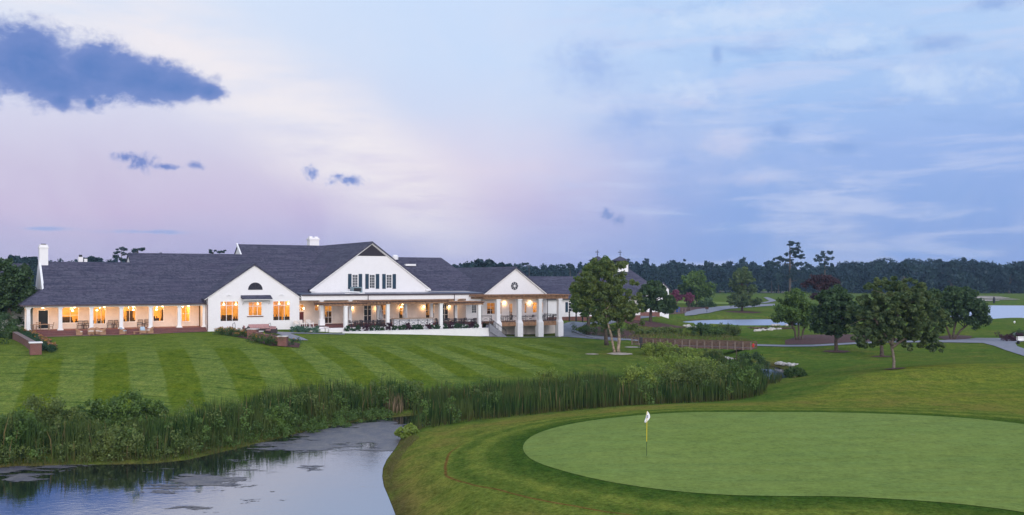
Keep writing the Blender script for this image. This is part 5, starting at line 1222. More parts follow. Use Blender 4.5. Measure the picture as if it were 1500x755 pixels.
# ------------------------------------------------------------------ vegetation
RG = np.random.default_rng(11)
def leaves(cl, per, size, flat=.75, jit=.35, rng=RG):
    """cl: (n,4) clump centres and radii -> quads"""
    cl = np.asarray(cl, float); n = len(cl)*per
    c = np.repeat(cl, per, 0); d = rng.normal(size=(n, 3)); d /= np.linalg.norm(d, axis=1)[:, None]
    rad = rng.random(n)**.45; p = c[:, :3]+d*(rad*c[:, 3])[:, None]*np.array([1, 1, flat])
    nr_ = d*.55+rng.normal(size=(n, 3))*.6+np.array([0, 0, .45]); nr_ /= np.linalg.norm(nr_, axis=1)[:, None]
    t = np.cross(nr_, rng.normal(size=(n, 3))); t /= np.linalg.norm(t, axis=1)[:, None]+1e-9; b = np.cross(nr_, t)
    s = size*(1-jit+2*jit*rng.random(n))[:, None]
    return np.stack([p+t*s*.62, p+b*s*.36, p-t*s*.62, p-b*s*.36], 1)
def clumps_in(ells, n, cr, rng=RG, skin=.62):
    vol = np.array([(e[3]*e[4]*e[5])**(2/3) for e in ells]); k = rng.choice(len(ells), n, p=vol/vol.sum())
    E_s = np.array(ells)[k]; d = rng.normal(size=(n, 3)); d /= np.linalg.norm(d, axis=1)[:, None]
    r = skin+(1-skin)*rng.random(n); r = np.where(rng.random(n) < .25, rng.random(n)*skin, r)
    p = E_s[:, :3]+d*E_s[:, 3:6]*r[:, None]
    return np.concatenate([p, (cr*(.65+.75*rng.random(n)))[:, None]], 1)
def tree(px, py, ells, trunks, label, leaf='leaf', bark='bark', n=110, per=95, cr=.13, size=.26, name='tree', group=None, flat=.75, base=None, seed=0, skin=.62, limbs=14):
    rng = np.random.default_rng(seed+int(px)); x0, y0, z0 = base or spot(px, py); k = y0/1500
    ft = lambda a, b: ((a-750)*k-x0, H_CAM+(HOR-b)*k-z0)
    E3 = []
    for cx, cy_, rx, ry in ells:
        X, Z = ft(cx, cy_); rr = rx*k; dy = rng.uniform(-.25, .25)*rr
        E3.append((X, dy, Z, rr*.93, rr*.85 if len(ells) < 3 else rr*.95, ry*k*.93))
    Rm = max(e[3] for e in E3); cl = clumps_in(E3, n, cr*Rm*2.0, rng, skin)
    r = empty(name, (x0, y0, z0-.05), 0, label, 'tree', group)
    tb = MB()
    for path in trunks:
        pts = []; rad = []
        for i, (a, b, w_) in enumerate(path):
            X, Z = ft(a, b); pts.append((X, rng.uniform(-.1, .1)*i, Z if i or b < py-8 else min(Z, 0)-.15)); rad.append(w_*k/2)
        # smooth the run of the stem a little
        q = [pts[0]]; qr = [rad[0]*1.35]
        for (p1_, p2_, r1, r2) in zip(pts, pts[1:], rad, rad[1:]):
            for f in (.35, .7, 1.0): q.append(tuple(p1_[i]+(p2_[i]-p1_[i])*f+rng.normal()*r1*.12*(i < 2) for i in range(3))); qr.append(r1+(r2-r1)*f)
        tb.tube(q, qr, 8)
        top = Vector(pts[-1]); rt = rad[-1]
        for j in range(limbs//len(trunks)):
            c_ = cl[rng.integers(len(cl))]; e_ = Vector(c_[:3]); f = rng.uniform(.3, 1); st = Vector(pts[-2])*(1-f)+top*f
            mid = st.lerp(e_, .5)+Vector((0, 0, .12*(e_-st).length)); tb.tube([st, mid, st.lerp(e_, .95)], [rt*.75, rt*.45, rt*.12], 5)
    tb.build('trunk', M[bark], r, smooth=True)
    quads_mesh('crown', leaves(cl, per, size, flat, rng=rng), M[leaf], r)
    return r
# the birch-like tree with two pale stems in front, dark ones behind
tree(905, 517, [(905,435,40,48),(872,420,30,40),(925,462,22,22),(880,400,28,26),(858,440,20,20),(845,425,14,18),(900,395,22,18),(890,466,30,18),(915,448,28,26),(885,430,30,26)], [[(906,518,5),(907,490,4.5),(905,470,3.5),(902,440,2.5)],[(901,518,4),(895,490,3.2),(889,470,2.8),(886,440,2),(884,410,1.2)]],
     'tall tree with two pale stems standing in bare sand by the creek', 'leaf_olive', 'bark_pale', 340, 110, .062, .22)
tree(889, 506, [(868,415,30,40),(852,432,20,28),(875,392,26,18),(885,448,24,26)], [[(889,506,6),(887,480,5),(880,450,4),(872,425,3)]], 'dark trunked tree rising from the mulch bed behind the pale stems', 'leaf', 'bark', 130, 110, .10, .26)
tree(862, 491, [(855,448,24,18),(862,430,22,22),(845,444,14,12)], [[(862,491,6),(862,470,5),(860,450,4)]], 'small shade tree at the left edge of the mulch bed', 'leaf', 'bark', 80, 100, .12, .26)
tree(883, 487, [(893,452,24,20),(905,440,20,20)], [[(883,487,6),(884,465,5),(886,450,3)]], 'shade tree in the middle of the mulch bed by the hedge', 'leaf_dark', 'bark', 80, 100, .12, .28)
tree(953, 472, [(955,438,26,20),(940,445,18,13),(975,443,18,15),(958,424,18,12),(984,450,9,9)], [[(953,472,4.5),(953,455,4),(955,440,3)]], 'dark spreading oak on a mulch circle above the creek bank', 'leaf_dark', 'bark', 130, 80, .10, .42)
tree(1020, 448, [(1020,420,27,17),(1018,408,18,10),(1038,424,12,10)], [[(1020,448,2.6),(1020,432,2)]], 'rounded oak on the far fairway behind the pink myrtle', 'leaf', 'bark', 90, 60, .12, .65)
tree(1006, 447.5, [(1003,422,12,14)], [[(1006,447.5,2),(1005,432,1.6)]], 'slim tree just left of the rounded far oak', 'leaf_dark', 'bark', 36, 50, .16, .6)
tree(1087, 456, [(1088,420,20,20),(1088,440,26,9),(1088,402,12,11)], [[(1087,456,3.6),(1087,440,3),(1088,425,2)]], 'dark symmetrical oak on the lawn beyond the upper pond', 'leaf_oak', 'bark', 110, 60, .11, .55)
tree(1167, 498, [(1165,455,34,26),(1150,462,20,18),(1185,460,20,20),(1165,437,20,12)], [[(1167,498,3),(1164,485,3),(1156,468,2.4)],[(1174,499,3),(1177,484,2.6),(1184,466,2)],[(1170,498,3),(1170,480,2.4),(1168,462,2)]], 'bushy light green tree with several thin stems, leftmost by the cart path', 'leaf', 'bark', 150, 90, .10, .3)
tree(1203, 470, [(1205,422,24,20),(1190,415,12,10),(1215,412,14,10)], [[(1203,470,3),(1204,445,2.5)]], 'purple leaved tree showing behind the green ones', 'leaf_red', 'bark', 80, 80, .13, .4)
tree(1225, 515, [(1222,452,36,28),(1205,468,20,20),(1245,462,20,22),(1225,435,24,16),(1225,482,22,12)], [[(1225,515,6),(1225,495,5),(1223,475,4)]], 'dense dark tree on a mulch ring left of the big spreading tree', 'leaf_dark', 'bark', 170, 100, .09, .3)
tree(1292, 522, [(1290,470,26,24),(1275,455,22,20)], [[(1292,522,6),(1291,500,5),(1290,480,4)]], 'tree standing close behind the trunk of the big spreading tree', 'leaf_dark', 'bark', 90, 90, .11, .3)
tree(1310, 540, [(1312,450,52,38),(1275,466,36,34),(1350,468,38,36),(1318,422,44,24),(1285,432,32,26),(1345,438,34,26),(1362,500,22,20),(1256,488,20,20),(1378,476,20,22),(1332,492,28,20),(1298,488,38,20),(1276,496,24,16),(1312,470,50,26)], [[(1310,543,5),(1309,522,4.2),(1306,503,4),(1290,480,3),(1278,462,2)],[(1307,508,4),(1322,498,3.4),(1338,488,3),(1352,472,2)],[(1306,505,4),(1311,480,3.4),(1316,450,2)]],
     'big spreading tree with a short grey trunk, largest on the right', 'leaf_oak', 'bark_grey', 560, 100, .042, .20, flat=.75, base=(*at(1310, 542.5, .35), g1(*at(1310, 542.5, .35))))
tree(1395, 497, [(1402,450,38,28),(1375,445,24,24),(1430,460,24,20),(1405,430,28,14),(1440,470,14,10)], [[(1394,497,3.5),(1388,482,3),(1380,462,2.4)],[(1396,497,3.5),(1407,484,3),(1424,470,2)],[(1395,497,3.5),(1399,478,3),(1403,455,2)]], 'wide dark tree with splayed stems at the bend of the cart path', 'leaf_dark', 'bark', 170, 90, .09, .32)
tree(15, 482, [(2,422,46,34),(25,412,26,26),(-20,440,40,30),(0,395,34,18),(38,430,13,12),(12,448,26,12)], [[(15,482,5.5),(15,460,5),(10,440,4)]], 'dark live oak covering the left corner of the clubhouse', 'leaf_dark', 'bark', 210, 100, .09, .3, base=(*[c*1.0 for c in at(15, 486, 1.75)], 1.75))
tree(990, 455, [(988,431,8,7),(994,436,6,6)], [[(990,455,1.6),(990,440,1.3)]], 'pink flowering myrtle beside the dark oak', 'leaf_pink', 'bark', 36, 45, .2, .35)
tree(1009, 456, [(1009,434,7,6),(1009,440,7,4)], [[(1008,456,1.4),(1008,442,1.2)],[(1010,456,1.4),(1011,442,1.2)]], 'smaller pink flowering myrtle over the red mulch', 'leaf_pink', 'bark', 30, 45, .2, .35)
def pine(px, ytop, Y, pads, label, trunk_to, wpx, base_z=0, size=1.0, group='tall pines above the far wood'):
    k = Y/1500; x0 = (px-750)*k; z0 = base_z; rng = np.random.default_rng(int(px)); cl = []
    for cx, cy_, rx, ry in pads:
        m = max(6, int(rx*ry/3.2))
        for _ in range(m):
            a = rng.uniform(0, 2*math.pi); q = math.sqrt(rng.random()); cl.append(((cx+rx*q*math.cos(a)-px)*k, rx*k*q*math.sin(a)*.9, H_CAM+(HOR-cy_-ry*rng.uniform(-.7, .7))*k-z0, 2.6*k*rng.uniform(.7, 1.3)))
    r = empty('pine_tree', (x0, Y, z0), 0, label, 'pine tree', group); t_ = MB(); top = H_CAM+(HOR-trunk_to)*k-z0
    t_.tube([(0, 0, -.5), (.3*k, 0, top*.5), (0, 0, top)], [wpx*k/2, wpx*k*.42, wpx*k*.15], 7)
    for cx, cy_, rx, ry in pads: zz = H_CAM+(HOR-cy_)*k-z0; t_.tube([(0, 0, min(zz-1.0*k*2, top)), ((cx-px)*k, 0, zz)], [.55*k, .3*k], 5)
    t_.build('trunk', M['bark'], r); quads_mesh('crown', leaves(cl, 46, size*k*1.8, .6, rng=rng), M['leaf_pine'], r); return r
pine(1157, 352, 520, [(1160,357,10,4),(1168,366,10,5),(1160,372,13,4),(1172,376,9,4),(1154,382,8,4),(1140,378,8,4),(1168,388,12,4),(1136,386,6,3),(1164,398,10,5),(1152,404,9,5),(1167,411,10,5)], 'tallest pine on the skyline with its bare trunk showing below', 356, 3.6)
pine(1208, 367, 540, [(1212,370,9,3),(1206,376,10,3),(1217,379,7,3),(1199,381,6,3),(1209,386,8,3),(1214,394,7,4)], 'second tall pine right of the tallest, with flat layered top', 371, 2.4)
pine(178, 362, 420, [(180,365,9,2.5),(176,370,8,2.5),(186,373,7,2.5),(171,376,6,2),(181,380,6,2)], 'flat topped pine behind the left roof ridge', 366, 2, group='pines behind the clubhouse roof')
pine(202, 362, 430, [(203,365,9,2.5),(198,368,6,2)], 'pine with low wide top right of the flat topped pine', 366, 2, group='pines behind the clubhouse roof')
pine(312, 367, 450, [(311,369,5,3)], 'small round pine top left of the high roof', 369, 1.5, group='pines behind the clubhouse roof')
pine(325, 367, 450, [(324,369,7,3)], 'wider pine top close beside the high roof', 369, 1.5, group='pines behind the clubhouse roof')
pine(835, 386, 560, [(835,389,4,2.5),(836,393,4,2)], 'thin pine top rising above the roof left of the pale stems', 389, 1.5)
pine(775, 385, 560, [(770,388,4,2.5)], 'small thin pine top above the right gable', 389, 1.5)

def bigdome(px, py, Y, ells, label, leaf='forest', n=80, group='broad crowned trees at the edge of the far wood'):
    x0 = (px-750)*Y/1500; return tree(px, py, ells, [[(px,428,3),(px,405,2)]], label, leaf, 'bark', n, 40, .12, 1.5, base=(x0, Y, .1), group=group)
bigdome(1393, 428, 600, [(1395,403,22,24),(1410,410,16,16)], 'tall domed oak in the far wood above the right hand tree')
bigdome(1425, 428, 610, [(1428,405,18,22)], 'dark domed tree right of the tall domed oak')
bigdome(1478, 428, 600, [(1480,406,22,20),(1495,400,16,18)], 'broad dark tree of the far wood at the right edge')
bigdome(705, 428, 420, [(705,392,24,13),(690,394,16,10),(722,391,16,10),(740,392,12,8)], 'dark broad trees rising behind the roof left of the right gable')
bigdome(128, 420, 430, [(128,384,10,8),(142,385,8,7)], 'rounded tree top behind the small roof chimney')
bigdome(38, 420, 430, [(40,384,15,8),(22,384,14,9)], 'rounded tree crown beyond the left chimney')
bigdome(1325, 428, 560, [(1325,400,14,14),(1310,404,10,12)], 'round crowned tree of the wood behind the big spreading tree')

# the far wood: a mass of crowns and trunks
prof = [(-400,386),(0,384),(120,382),(300,378),(500,380),(640,388),(680,387),(740,389),(790,391),(830,391),(945,384),(1000,384),(1060,386),(1100,385),(1140,388),(1180,390),(1240,388),(1290,385),(1340,383),(1380,386),(1410,384),(1440,386),(1470,392),(1500,388),(1900,386)]
cl = []; tr = MB(); rg = np.random.default_rng(3)
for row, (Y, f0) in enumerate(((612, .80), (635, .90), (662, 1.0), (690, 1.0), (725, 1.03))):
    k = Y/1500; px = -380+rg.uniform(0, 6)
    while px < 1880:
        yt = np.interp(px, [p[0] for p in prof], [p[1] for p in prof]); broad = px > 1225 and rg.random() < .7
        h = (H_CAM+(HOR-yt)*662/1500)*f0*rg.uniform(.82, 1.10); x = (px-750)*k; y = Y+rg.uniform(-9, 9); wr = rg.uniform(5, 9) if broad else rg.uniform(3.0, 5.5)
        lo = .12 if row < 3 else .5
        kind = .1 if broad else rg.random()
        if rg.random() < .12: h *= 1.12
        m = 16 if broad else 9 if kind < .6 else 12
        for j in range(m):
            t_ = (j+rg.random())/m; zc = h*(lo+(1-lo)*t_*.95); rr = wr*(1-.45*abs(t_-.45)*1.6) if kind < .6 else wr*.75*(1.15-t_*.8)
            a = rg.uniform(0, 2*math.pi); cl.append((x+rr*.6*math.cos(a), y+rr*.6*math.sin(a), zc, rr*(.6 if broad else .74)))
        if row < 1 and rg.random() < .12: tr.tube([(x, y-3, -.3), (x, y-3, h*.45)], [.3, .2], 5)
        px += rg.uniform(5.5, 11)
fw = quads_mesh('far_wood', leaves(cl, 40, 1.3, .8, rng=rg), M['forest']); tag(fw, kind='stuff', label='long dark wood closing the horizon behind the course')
o = tr.build('far_wood_trunks', M['bark']); tag(o, kind='stuff', label='thin trunks at the foot of the far wood')

# shrubs and hedges
def shrub(name, x, y, z, rx, ry, rz, leaf, label, n=26, per=70, size=.11, group=None, cat='shrub', fl=None, cr=.3, flw=.5):
    rng = np.random.default_rng(int(abs(x*31+y*17))+1)
    cl = clumps_in([(0, 0, rz*.5, rx, ry, rz*.55)], n, cr*min(rx, rz), rng); cl[:, 2] = np.maximum(cl[:, 2], .08)
    V_ = leaves(cl, per, size, .9, rng=rng)
    o = quads_mesh(name, V_, M[leaf]); o.location = (x, y, z); tag(o, label, cat, group)
    if fl:
        c2 = clumps_in([(0, 0, rz*.6, rx, ry, rz*.55)], int(n*flw), .2*min(rx, rz), rng, .9); q = quads_mesh('blossoms', leaves(c2, max(8, per//4), size*.8, .9, rng=rng), M[fl], o)
    return o
# terrace strip
px = 507.0; i = 0; gcount = pcount = 0
OR = ['first','second','third','fourth','fifth','sixth','seventh','eighth','ninth','tenth','eleventh','twelfth','thirteenth','fourteenth','fifteenth','sixteenth','seventeenth','eighteenth','nineteenth','twentieth']
for px in (509,518,525.5,537,544.5,553,560,570,578,586,592,598,606,612,617,628,634,641,652,660,668,674,682,690,697.5):
    pur = int(px) in (537,570,598,628,660,690); u = U(px, -8.0); l = W(u, -8.0); s = .48 if pur else rnd.uniform(.34, .44)
    if pur: pcount += 1; lb = f'spiky purple shrub, {OR[pcount-1]} from the left in the terrace strip'
    else: gcount += 1; lb = f'small round green shrub, {OR[gcount-1]} from the left in the terrace strip'
    shrub('purple_shrub' if pur else 'box_shrub', l[0], l[1], 1.2, s, s, s*(2.5 if pur else 2.2), 'purple' if pur else 'boxwood', lb, 24, 60, .10, 'purple shrubs in the terrace strip' if pur else 'green shrubs in the terrace strip')
def hedge(name, pts, w_, h, leaf, label, fl=None, per_m=9, size=.10, flw=.6, cat='hedge', zadd=0):
    rng = np.random.default_rng(int(abs(pts[0][0]*13))+5); cl = []
    for a, b in zip(pts, pts[1:]):
        L = math.dist(a[:2], b[:2])
        for k in range(int(L*per_m)):
            f = rng.random(); cl.append((a[0]+(b[0]-a[0])*f+rng.uniform(-w_, w_)*.5, a[1]+(b[1]-a[1])*f+rng.uniform(-w_, w_)*.5, a[2]+(b[2]-a[2])*f+zadd+h*rng.uniform(.15, .85), max(.22, .3*h)*rng.uniform(.8, 1.3)))
    cl = np.array(cl); o = quads_mesh(name, leaves(cl, 55, size, .9, rng=rng), M[leaf]); tag(o, label, cat)
    if fl:
        for f_ in ([fl] if isinstance(fl, str) else fl):
            c2 = cl[rng.random(len(cl)) < flw].copy(); c2[:, 2] += .18; c2[:, 3] *= .7; quads_mesh('blossoms', leaves(c2, 12, size*.85, .8, rng=rng), M[f_], o)
    return o
def sp(*l): return [spot(*p) for p in l]
hedge('flower_hedge', sp((318,490.5),(332,491.5),(348,493.5),(360,494.5)), 1.3, .95, 'hedge', 'long flowering hedge curving below the left gable window', ['flower_p', 'flower_o'], 13)
hedge('flower_hedge', sp((369,501),(380,503),(393,505.5),(406,507)), 1.2, 1.0, 'hedge', 'flowering hedge between the two brick piers', ['flower_p', 'flower_o'], 14, flw=.4)
hedge('flower_hedge', sp((424,506),(433,507)), 1.2, .95, 'boxwood', 'short dark hedge right of the right brick pier', 'flower_o', 16, flw=.3)
hedge('ornamental_grass', sp((428,487),(440,487.4),(452,487.6),(463,487.4)), .9, .85, 'blueg', 'row of blue green ornamental grasses under the white chairs', None, 14, .13, cat='grass hedge')
hedge('low_hedge', sp((28,490),(45,500),(62,513),(72,517)), 1.6, .75, 'boxwood', 'dark green hedge strip beside the sloping brick wall', None, 12)
hedge('flower_strip', sp((34,488),(52,497),(68,508),(77,515)), .8, .6, 'hedge', 'strip of orange and pink flowers along the left hedge', ['flower_o', 'flower_p'], 13, flw=.8, cat='flower bed')
hedge('dark_hedge', sp((848,489),(858,491),(870,493)), 2.2, 1.7, 'leaf_dark', 'dark clipped shrubs in the mulch bed left of the dark trunk', None, 9, .14)
hedge('dark_hedge', sp((885,492),(898,494.5),(910,493)), 1.8, 1.7, 'hedge', 'dark shrubs behind the pale stemmed tree', None, 9, .14)
hedge('low_hedge', sp((1008,450.5),(1025,450.8),(1039,450)), 5, 2.0, 'leaf_dark', 'clipped dark hedge beside the upper road', None, 4, .35)
hedge('purple_hedge', sp((1470,500),(1478,500.5),(1490,500)), 1.8, 1.25, 'purple', 'mound of dark purple shrubs beside the pale bench', None, 10, .14)
hedge('dark_hedge', sp((1488,497),(1500,496),(1530,496)), 1.6, 1.4, 'leaf_dark', 'dark shrubs behind the pale bench', None, 8, .14)
for px, py, s, lb, lf in ((8,495,1.6,'dark shrub under the live oak at the left edge','leaf_dark'),(-12,505,1.9,'largest dark shrub at the left edge of the lawn','leaf_dark'),(26,484,1.2,'shrub between the live oak and the porch column','leaf_dark'),(20,497,1.0,'light green shrub touching the sloping brick wall','hedge')):
    x, y, z = spot(px, py); shrub('shrub', x, y, z-.1, s, s, s*1.7, lf, lb, 34, 80, .16)
# marsh plants round the footbridge and the banks of the upper pond
for i, (px, py, rx, rz, lf, lb) in enumerate((( 1025,492,2.6,1.9,'hedge','rounded green shrub below the timber bulkhead, left one'),(1065,492,2.4,1.8,'leaf_olive','rounded green shrub below the timber bulkhead, right one'),(1045,493,2.0,1.4,'leaf','low shrub between the two under the bulkhead'),
        (980,490,3.2,1.2,'leaf_olive','tuft of marsh plants behind the footbridge, left of middle'),(948,491,2.6,1.0,'leaf_olive','tuft of marsh plants behind the left end of the footbridge'),(1005,491.5,2.6,1.0,'leaf_willow','pale tuft behind the middle of the footbridge'))):
    x, y, z = spot(px, py); shrub('marsh_shrub', x, y, z-.1, rx, rx*.8, rz, lf, lb, 40, 80, .2, None)
for i, (px, py, rx, rz, lf, lb) in enumerate((
        (60,655,2.3,3.3,'leaf_olive','bright leafy bush at the left end of the reed bank'),(28,662,1.6,2.4,'leaf','lower green bush at the far left of the reed bank'),(88,652,1.7,2.4,'leaf_olive','olive bush right of the bright leafy bush'),
        (135,640,1.6,2.6,'leaf','dark bush, left one of the pair topping the reed bank'),(185,636,1.9,2.8,'leaf','dark bush, right one of the pair topping the reed bank'),(222,634,1.3,2.3,'leaf','small dark bush right of the dark pair'),
        (170,668,1.3,1.7,'leaf_olive','rounded olive green bush standing in the front reeds'),(510,600,1.6,1.9,'leaf_olive','leafy bush by the inner end of the algae'),(405,632,1.4,1.7,'leaf','leafy bush with pale blooms in the reed bank'),
        (800,578,1.5,2.2,'leaf_willow','bright yellow green bush in the middle of the right reeds'),(705,598,1.2,1.6,'leaf_olive','olive bush at the left of the right reeds'),(935,588,1.7,2.9,'leaf_willow','pale willow bush, leftmost of the willow group'),
        (990,585,2.3,3.0,'leaf_olive','broad willow bush in the middle of the willow group'),(1040,583,2.4,3.2,'leaf_olive','full green willow bush right of the middle one'),(1080,582,1.7,2.7,'leaf','rightmost willow bush beside the tall dark reeds'),
        (975,572,2.4,3.4,'leaf_willow','pale willow bush behind the willow group'),(1020,570,2.4,3.4,'leaf_willow','second pale willow bush behind the willow group'),(596,640,.7,.8,'leaf_willow','small bright bush at the tip of the green bank'),
        (1005,526,2.2,1.5,'leaf_willow','yellow green marsh bush in front of the footbridge, right one'),(965,520,2.6,1.5,'leaf_willow','yellow green marsh bush in front of the footbridge, left one'),(1040,527,1.9,1.3,'leaf_olive','olive marsh bush left of the dark stake'),
        (1165,552,1.1,.9,'hedge','low bush at the right tip of the small pool'),(1100,545,1.8,2.2,'leaf_dark','dark bush hiding the left end of the small pool'))):
    x, y, z = spot(px, py); shrub('bush', x, y, z-.1, rx, rx*.85, rz, lf, lb, 60, 85, .15, None, 'bush', cr=.24)

# reeds
def reeds(name, poly, dens, hmin, hmax, m, label, width=.05, seed=1, lean=.18, holes=None):
    rng = np.random.default_rng(seed); P = np.array(poly); x0, y0 = P.min(0); x1, y1 = P.max(0)
    n = int((x1-x0)*(y1-y0)*dens); X = rng.uniform(x0, x1, n); Y = rng.uniform(y0, y1, n); d = sdf(poly, X, Y)
    nz = np.sin(X*1.1+2*np.sin(Y*.7))*np.cos(Y*1.3+X*.4)*.5+.5; nz2 = np.sin(X*.33+1.1*np.sin(Y*.41))*.5+.5
    k = (d < -.25*nz) & (rng.random(n) < .35+.65*nz); X, Y, d, nz, nz2 = X[k], Y[k], d[k], nz[k], nz2[k]; n = len(X)
    Z = gz(X, Y)-.05; h = (hmin+(hmax-hmin)*(.45*nz+.35*nz2+.2*rng.random(n)))*np.clip(.45+(-d)*.35, .4, 1)*rng.uniform(.75, 1.08, n)
    a = rng.uniform(0, 2*np.pi, n); wv_ = width*rng.uniform(.6, 1.3, n); T = np.stack([np.cos(a), np.sin(a), 0*a], 1)*wv_[:, None]/2
    b = rng.uniform(0, 2*np.pi, n); D = np.stack([np.cos(b), np.sin(b), 0*b], 1)*(h*lean*rng.random(n))[:, None]
    B0 = np.stack([X, Y, Z], 1); Bm = B0+D*.25+np.stack([0*h, 0*h, h*.55], 1); Bt = B0+D+np.stack([0*h, 0*h, h*(1-.12*rng.random(n))], 1)
    V_ = np.stack([B0-T*.8, B0+T*.8, Bm+T, Bm-T, Bt], 1).reshape(-1, 3); o5 = np.arange(n)*5
    q = np.stack([o5, o5+1, o5+2, o5+3], 1); t3 = np.stack([o5+3, o5+2, o5+4], 1)
    me = bpy.data.meshes.new(name); me.vertices.add(len(V_)); me.vertices.foreach_set('co', V_.astype(np.float32).ravel())
    li = np.concatenate([q.ravel(), t3.ravel()]).astype(np.int32); me.loops.add(len(li)); me.loops.foreach_set('vertex_index', li)
    me.polygons.add(2*n); me.polygons.foreach_set('loop_start', np.concatenate([np.arange(n)*4, n*4+np.arange(n)*3]).astype(np.int32)); me.update(calc_edges=True)
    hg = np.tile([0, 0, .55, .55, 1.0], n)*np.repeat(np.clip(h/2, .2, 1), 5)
    o = link(name, me, M[m]); put_attr(me, 'hgt', hg); tag(o, kind='stuff', label=label); return o
bedL = smooth_poly([at(-170,684,-2), at(0,683,-2), at(120,680,-2), at(250,677,-2), at(330,659,-2), at(400,641,-2), at(470,624,-2), at(540,612,-2), at(600,606,-2), at(640,600,-2), at(660,590,-1.8), at(600,578,-1.6), at(480,585,-1.6), at(380,598,-1.7), at(280,618,-1.7), at(180,636,-1.7), at(0,640,-1.7), at(-170,645,-1.7)], 1)
bedR = smooth_poly([at(598,641,-1.75), at(618,632,-1.6), at(660,623,-1.5), at(720,615,-1.4), at(800,607,-1.3), at(870,602,-1.2), at(950,596,-1.1), at(1040,591,-1.1), at(1122,585,-1.1), at(1128,570,-1.3), at(1115,556,-1.4), at(1060,552,-1.5), at(960,560,-1.5), at(850,565,-1.5), at(760,570,-1.5), at(690,576,-1.6), at(620,585,-1.7), at(600,600,-1.8)], 1)
reeds('reeds', bedL, 34, 1.3, 3.3, 'reed', 'tall reed bed along the far shore of the near pond', .055, 1)
reeds('reeds', bedR, 30, 1.5, 2.7, 'reed', 'dense cattail bed filling the creek behind the green', .055, 2, .10)
reeds('dry_reeds', smooth_poly([at(555,607,-1.9), at(598,607,-1.9), at(604,592,-1.7), at(560,590,-1.7)], 1), 26, 1.5, 2.4, 'reed_dry', 'patch of dry straw coloured reeds at the head of the pond', .06, 3)
reeds('shore_grass', smooth_poly([at(-170,689,-2), at(120,683.5,-2), at(250,681,-2), at(330,664,-2), at(470,631,-2), at(585,612,-2), at(585,606,-2), at(470,620,-2), at(330,654,-2), at(250,672,-2), at(120,675,-2), at(-170,680,-2)], 1), 30, .3, .9, 'reed', 'yellowing grass at the foot of the reed bank', .04, 4, .4)
reeds('reeds', smooth_poly([at(925,512,-1.2), at(1000,513,-1.4), at(1060,520,-1.5), at(1090,535,-1.6), at(1110,548,-1.5), at(1060,545,-1.5), at(1010,532,-1.3), at(960,524,-1.1)], 1), 22, .5, 1.4, 'reed', 'marsh grass in front of the footbridge', .06, 5)
reeds('reeds', smooth_poly([at(1110,556,-1.5), at(1135,560,-1.5), at(1150,560,-1.5), at(1140,566,-1.3), at(1112,566,-1.3)], 1), 26, .8, 1.9, 'reed', 'tall reeds in front of the small pool', .05, 6)
reeds('marsh_grass', ps([(900,497.5),(960,500),(1100,505),(1110,500),(1060,490),(1000,484),(930,480),(905,484),(925,492)]), 8, .3, .9, 'tuft', 'rough grass on the bank behind the footbridge', .07, 7, .4)
reeds('marsh_grass', smooth_poly([at(1158,560,-1.2), at(1178,552,-1.1), at(1160,541,-1.2), at(1120,531,-1.3), at(1100,533,-1.3), at(1120,537,-1.4), at(1150,541,-1.4), at(1162,550,-1.4)], 1), 26, .3, .8, 'tuft', 'rough grass round the small pool', .05, 8, .4)
bank = smooth_poly([at(600,640,-1.8), at(584,656,-2), at(564,682,-2), at(562,705,-2), at(575,735,-2), at(584,758,-2), at(592,800,-2), at(612,800,-1.5), at(600,756,-1.6), at(590,735,-1.6), at(578,705,-1.6), at(580,684,-1.6), at(600,658,-1.5), at(622,642,-1.4)], 1)
reeds('bank_grass', bank, 260, .20, .62, 'tuft', 'ragged long grass hanging over the edge of the green bank', .016, 9, 1.2)

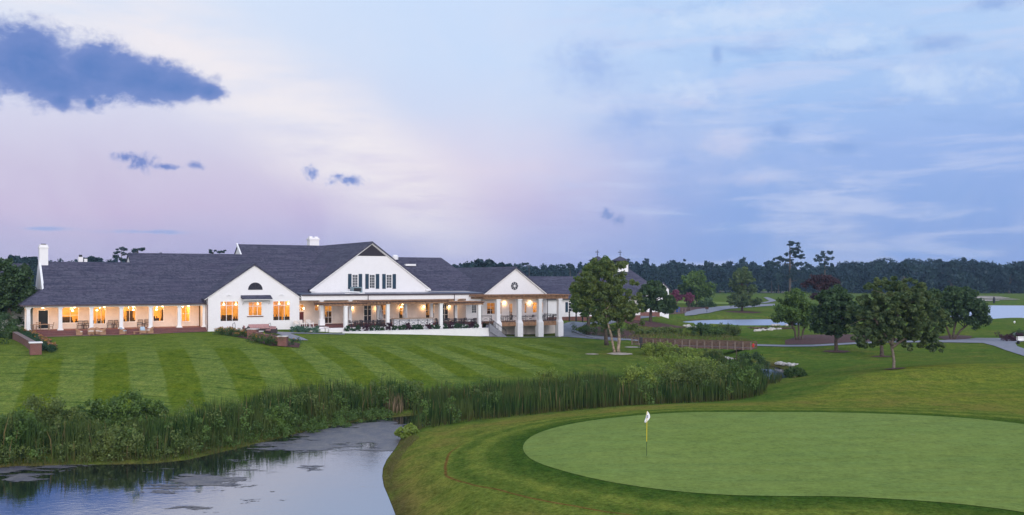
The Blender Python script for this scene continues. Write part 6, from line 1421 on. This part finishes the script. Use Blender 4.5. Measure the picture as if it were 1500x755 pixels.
# ------------------------------------------------------------------ haze
hz = MB(); hz.box(-1300, 1300, -60, 1400, -6, 60); hm_ = bpy.data.materials.new('haze'); hm_.use_nodes = True; ht = hm_.node_tree; ht.nodes.clear()
pv = ht.nodes.new('ShaderNodeVolumePrincipled'); pv.inputs['Density'].default_value = .00016; pv.inputs['Color'].default_value = (.50,.72,1,1); pv.inputs['Anisotropy'].default_value = .1
ho = ht.nodes.new('ShaderNodeOutputMaterial'); ht.links.new(pv.outputs[0], ho.inputs['Volume'])
o = hz.build('haze', hm_); tag(o, kind='stuff', label='thin evening haze over the course')

# weeds and leafy clumps growing through the reeds, uncountable
def weeds(name, poly, n, rmin, rmax, hmin, hmax, leaf, label, seed, size=.13, per=60):
    rng = np.random.default_rng(seed); P = np.array(poly); x0, y0 = P.min(0); x1, y1 = P.max(0); out = []
    while len(out) < n:
        x, y = rng.uniform(x0, x1), rng.uniform(y0, y1)
        if sdf(poly, np.array([x]), np.array([y]))[0] < -.2: out.append((x, y))
    out = np.array(out); z = gz(out[:, 0], out[:, 1]); cl = []
    for (x, y), zz in zip(out, z):
        h = rng.uniform(hmin, hmax)
        for j in range(max(2, int(h*2.2))): cl.append((x+rng.normal()*.3, y+rng.normal()*.3, zz+h*(j+.5)/max(2, int(h*2.2)), rng.uniform(rmin, rmax)))
    o = quads_mesh(name, leaves(cl, per, size, .9, rng=rng), M[leaf]); return tag(o, kind='stuff', label=label)
weeds('weeds', bedL, 150, .25, .5, .6, 2.2, 'leaf', 'leafy weeds mixed through the left reed bed', 21)
weeds('weeds', bedL, 110, .25, .55, .6, 2.5, 'leaf_olive', 'olive weeds mixed through the left reed bed', 22)
weeds('weeds', bedR, 70, .25, .5, 1.0, 2.3, 'leaf', 'leafy weeds mixed through the right reed bed', 23)
weeds('shore_weeds', smooth_poly([at(300,668,-2), at(400,645,-2), at(480,630,-2), at(575,613,-2), at(575,604,-2), at(480,616,-2), at(390,634,-2), at(300,655,-2)], 1), 130, .2, .35, .2, .8, 'leaf', 'low green plants spilling over the shore', 24, .1)
weeds('shore_weeds', smooth_poly([at(-60,686,-2), at(120,680,-2), at(250,677,-2), at(300,664,-2), at(300,656,-2), at(240,668,-2), at(120,670,-2), at(-60,674,-2)], 1), 90, .2, .4, .3, 1.1, 'leaf_olive', 'olive plants along the left shore', 25, .1)
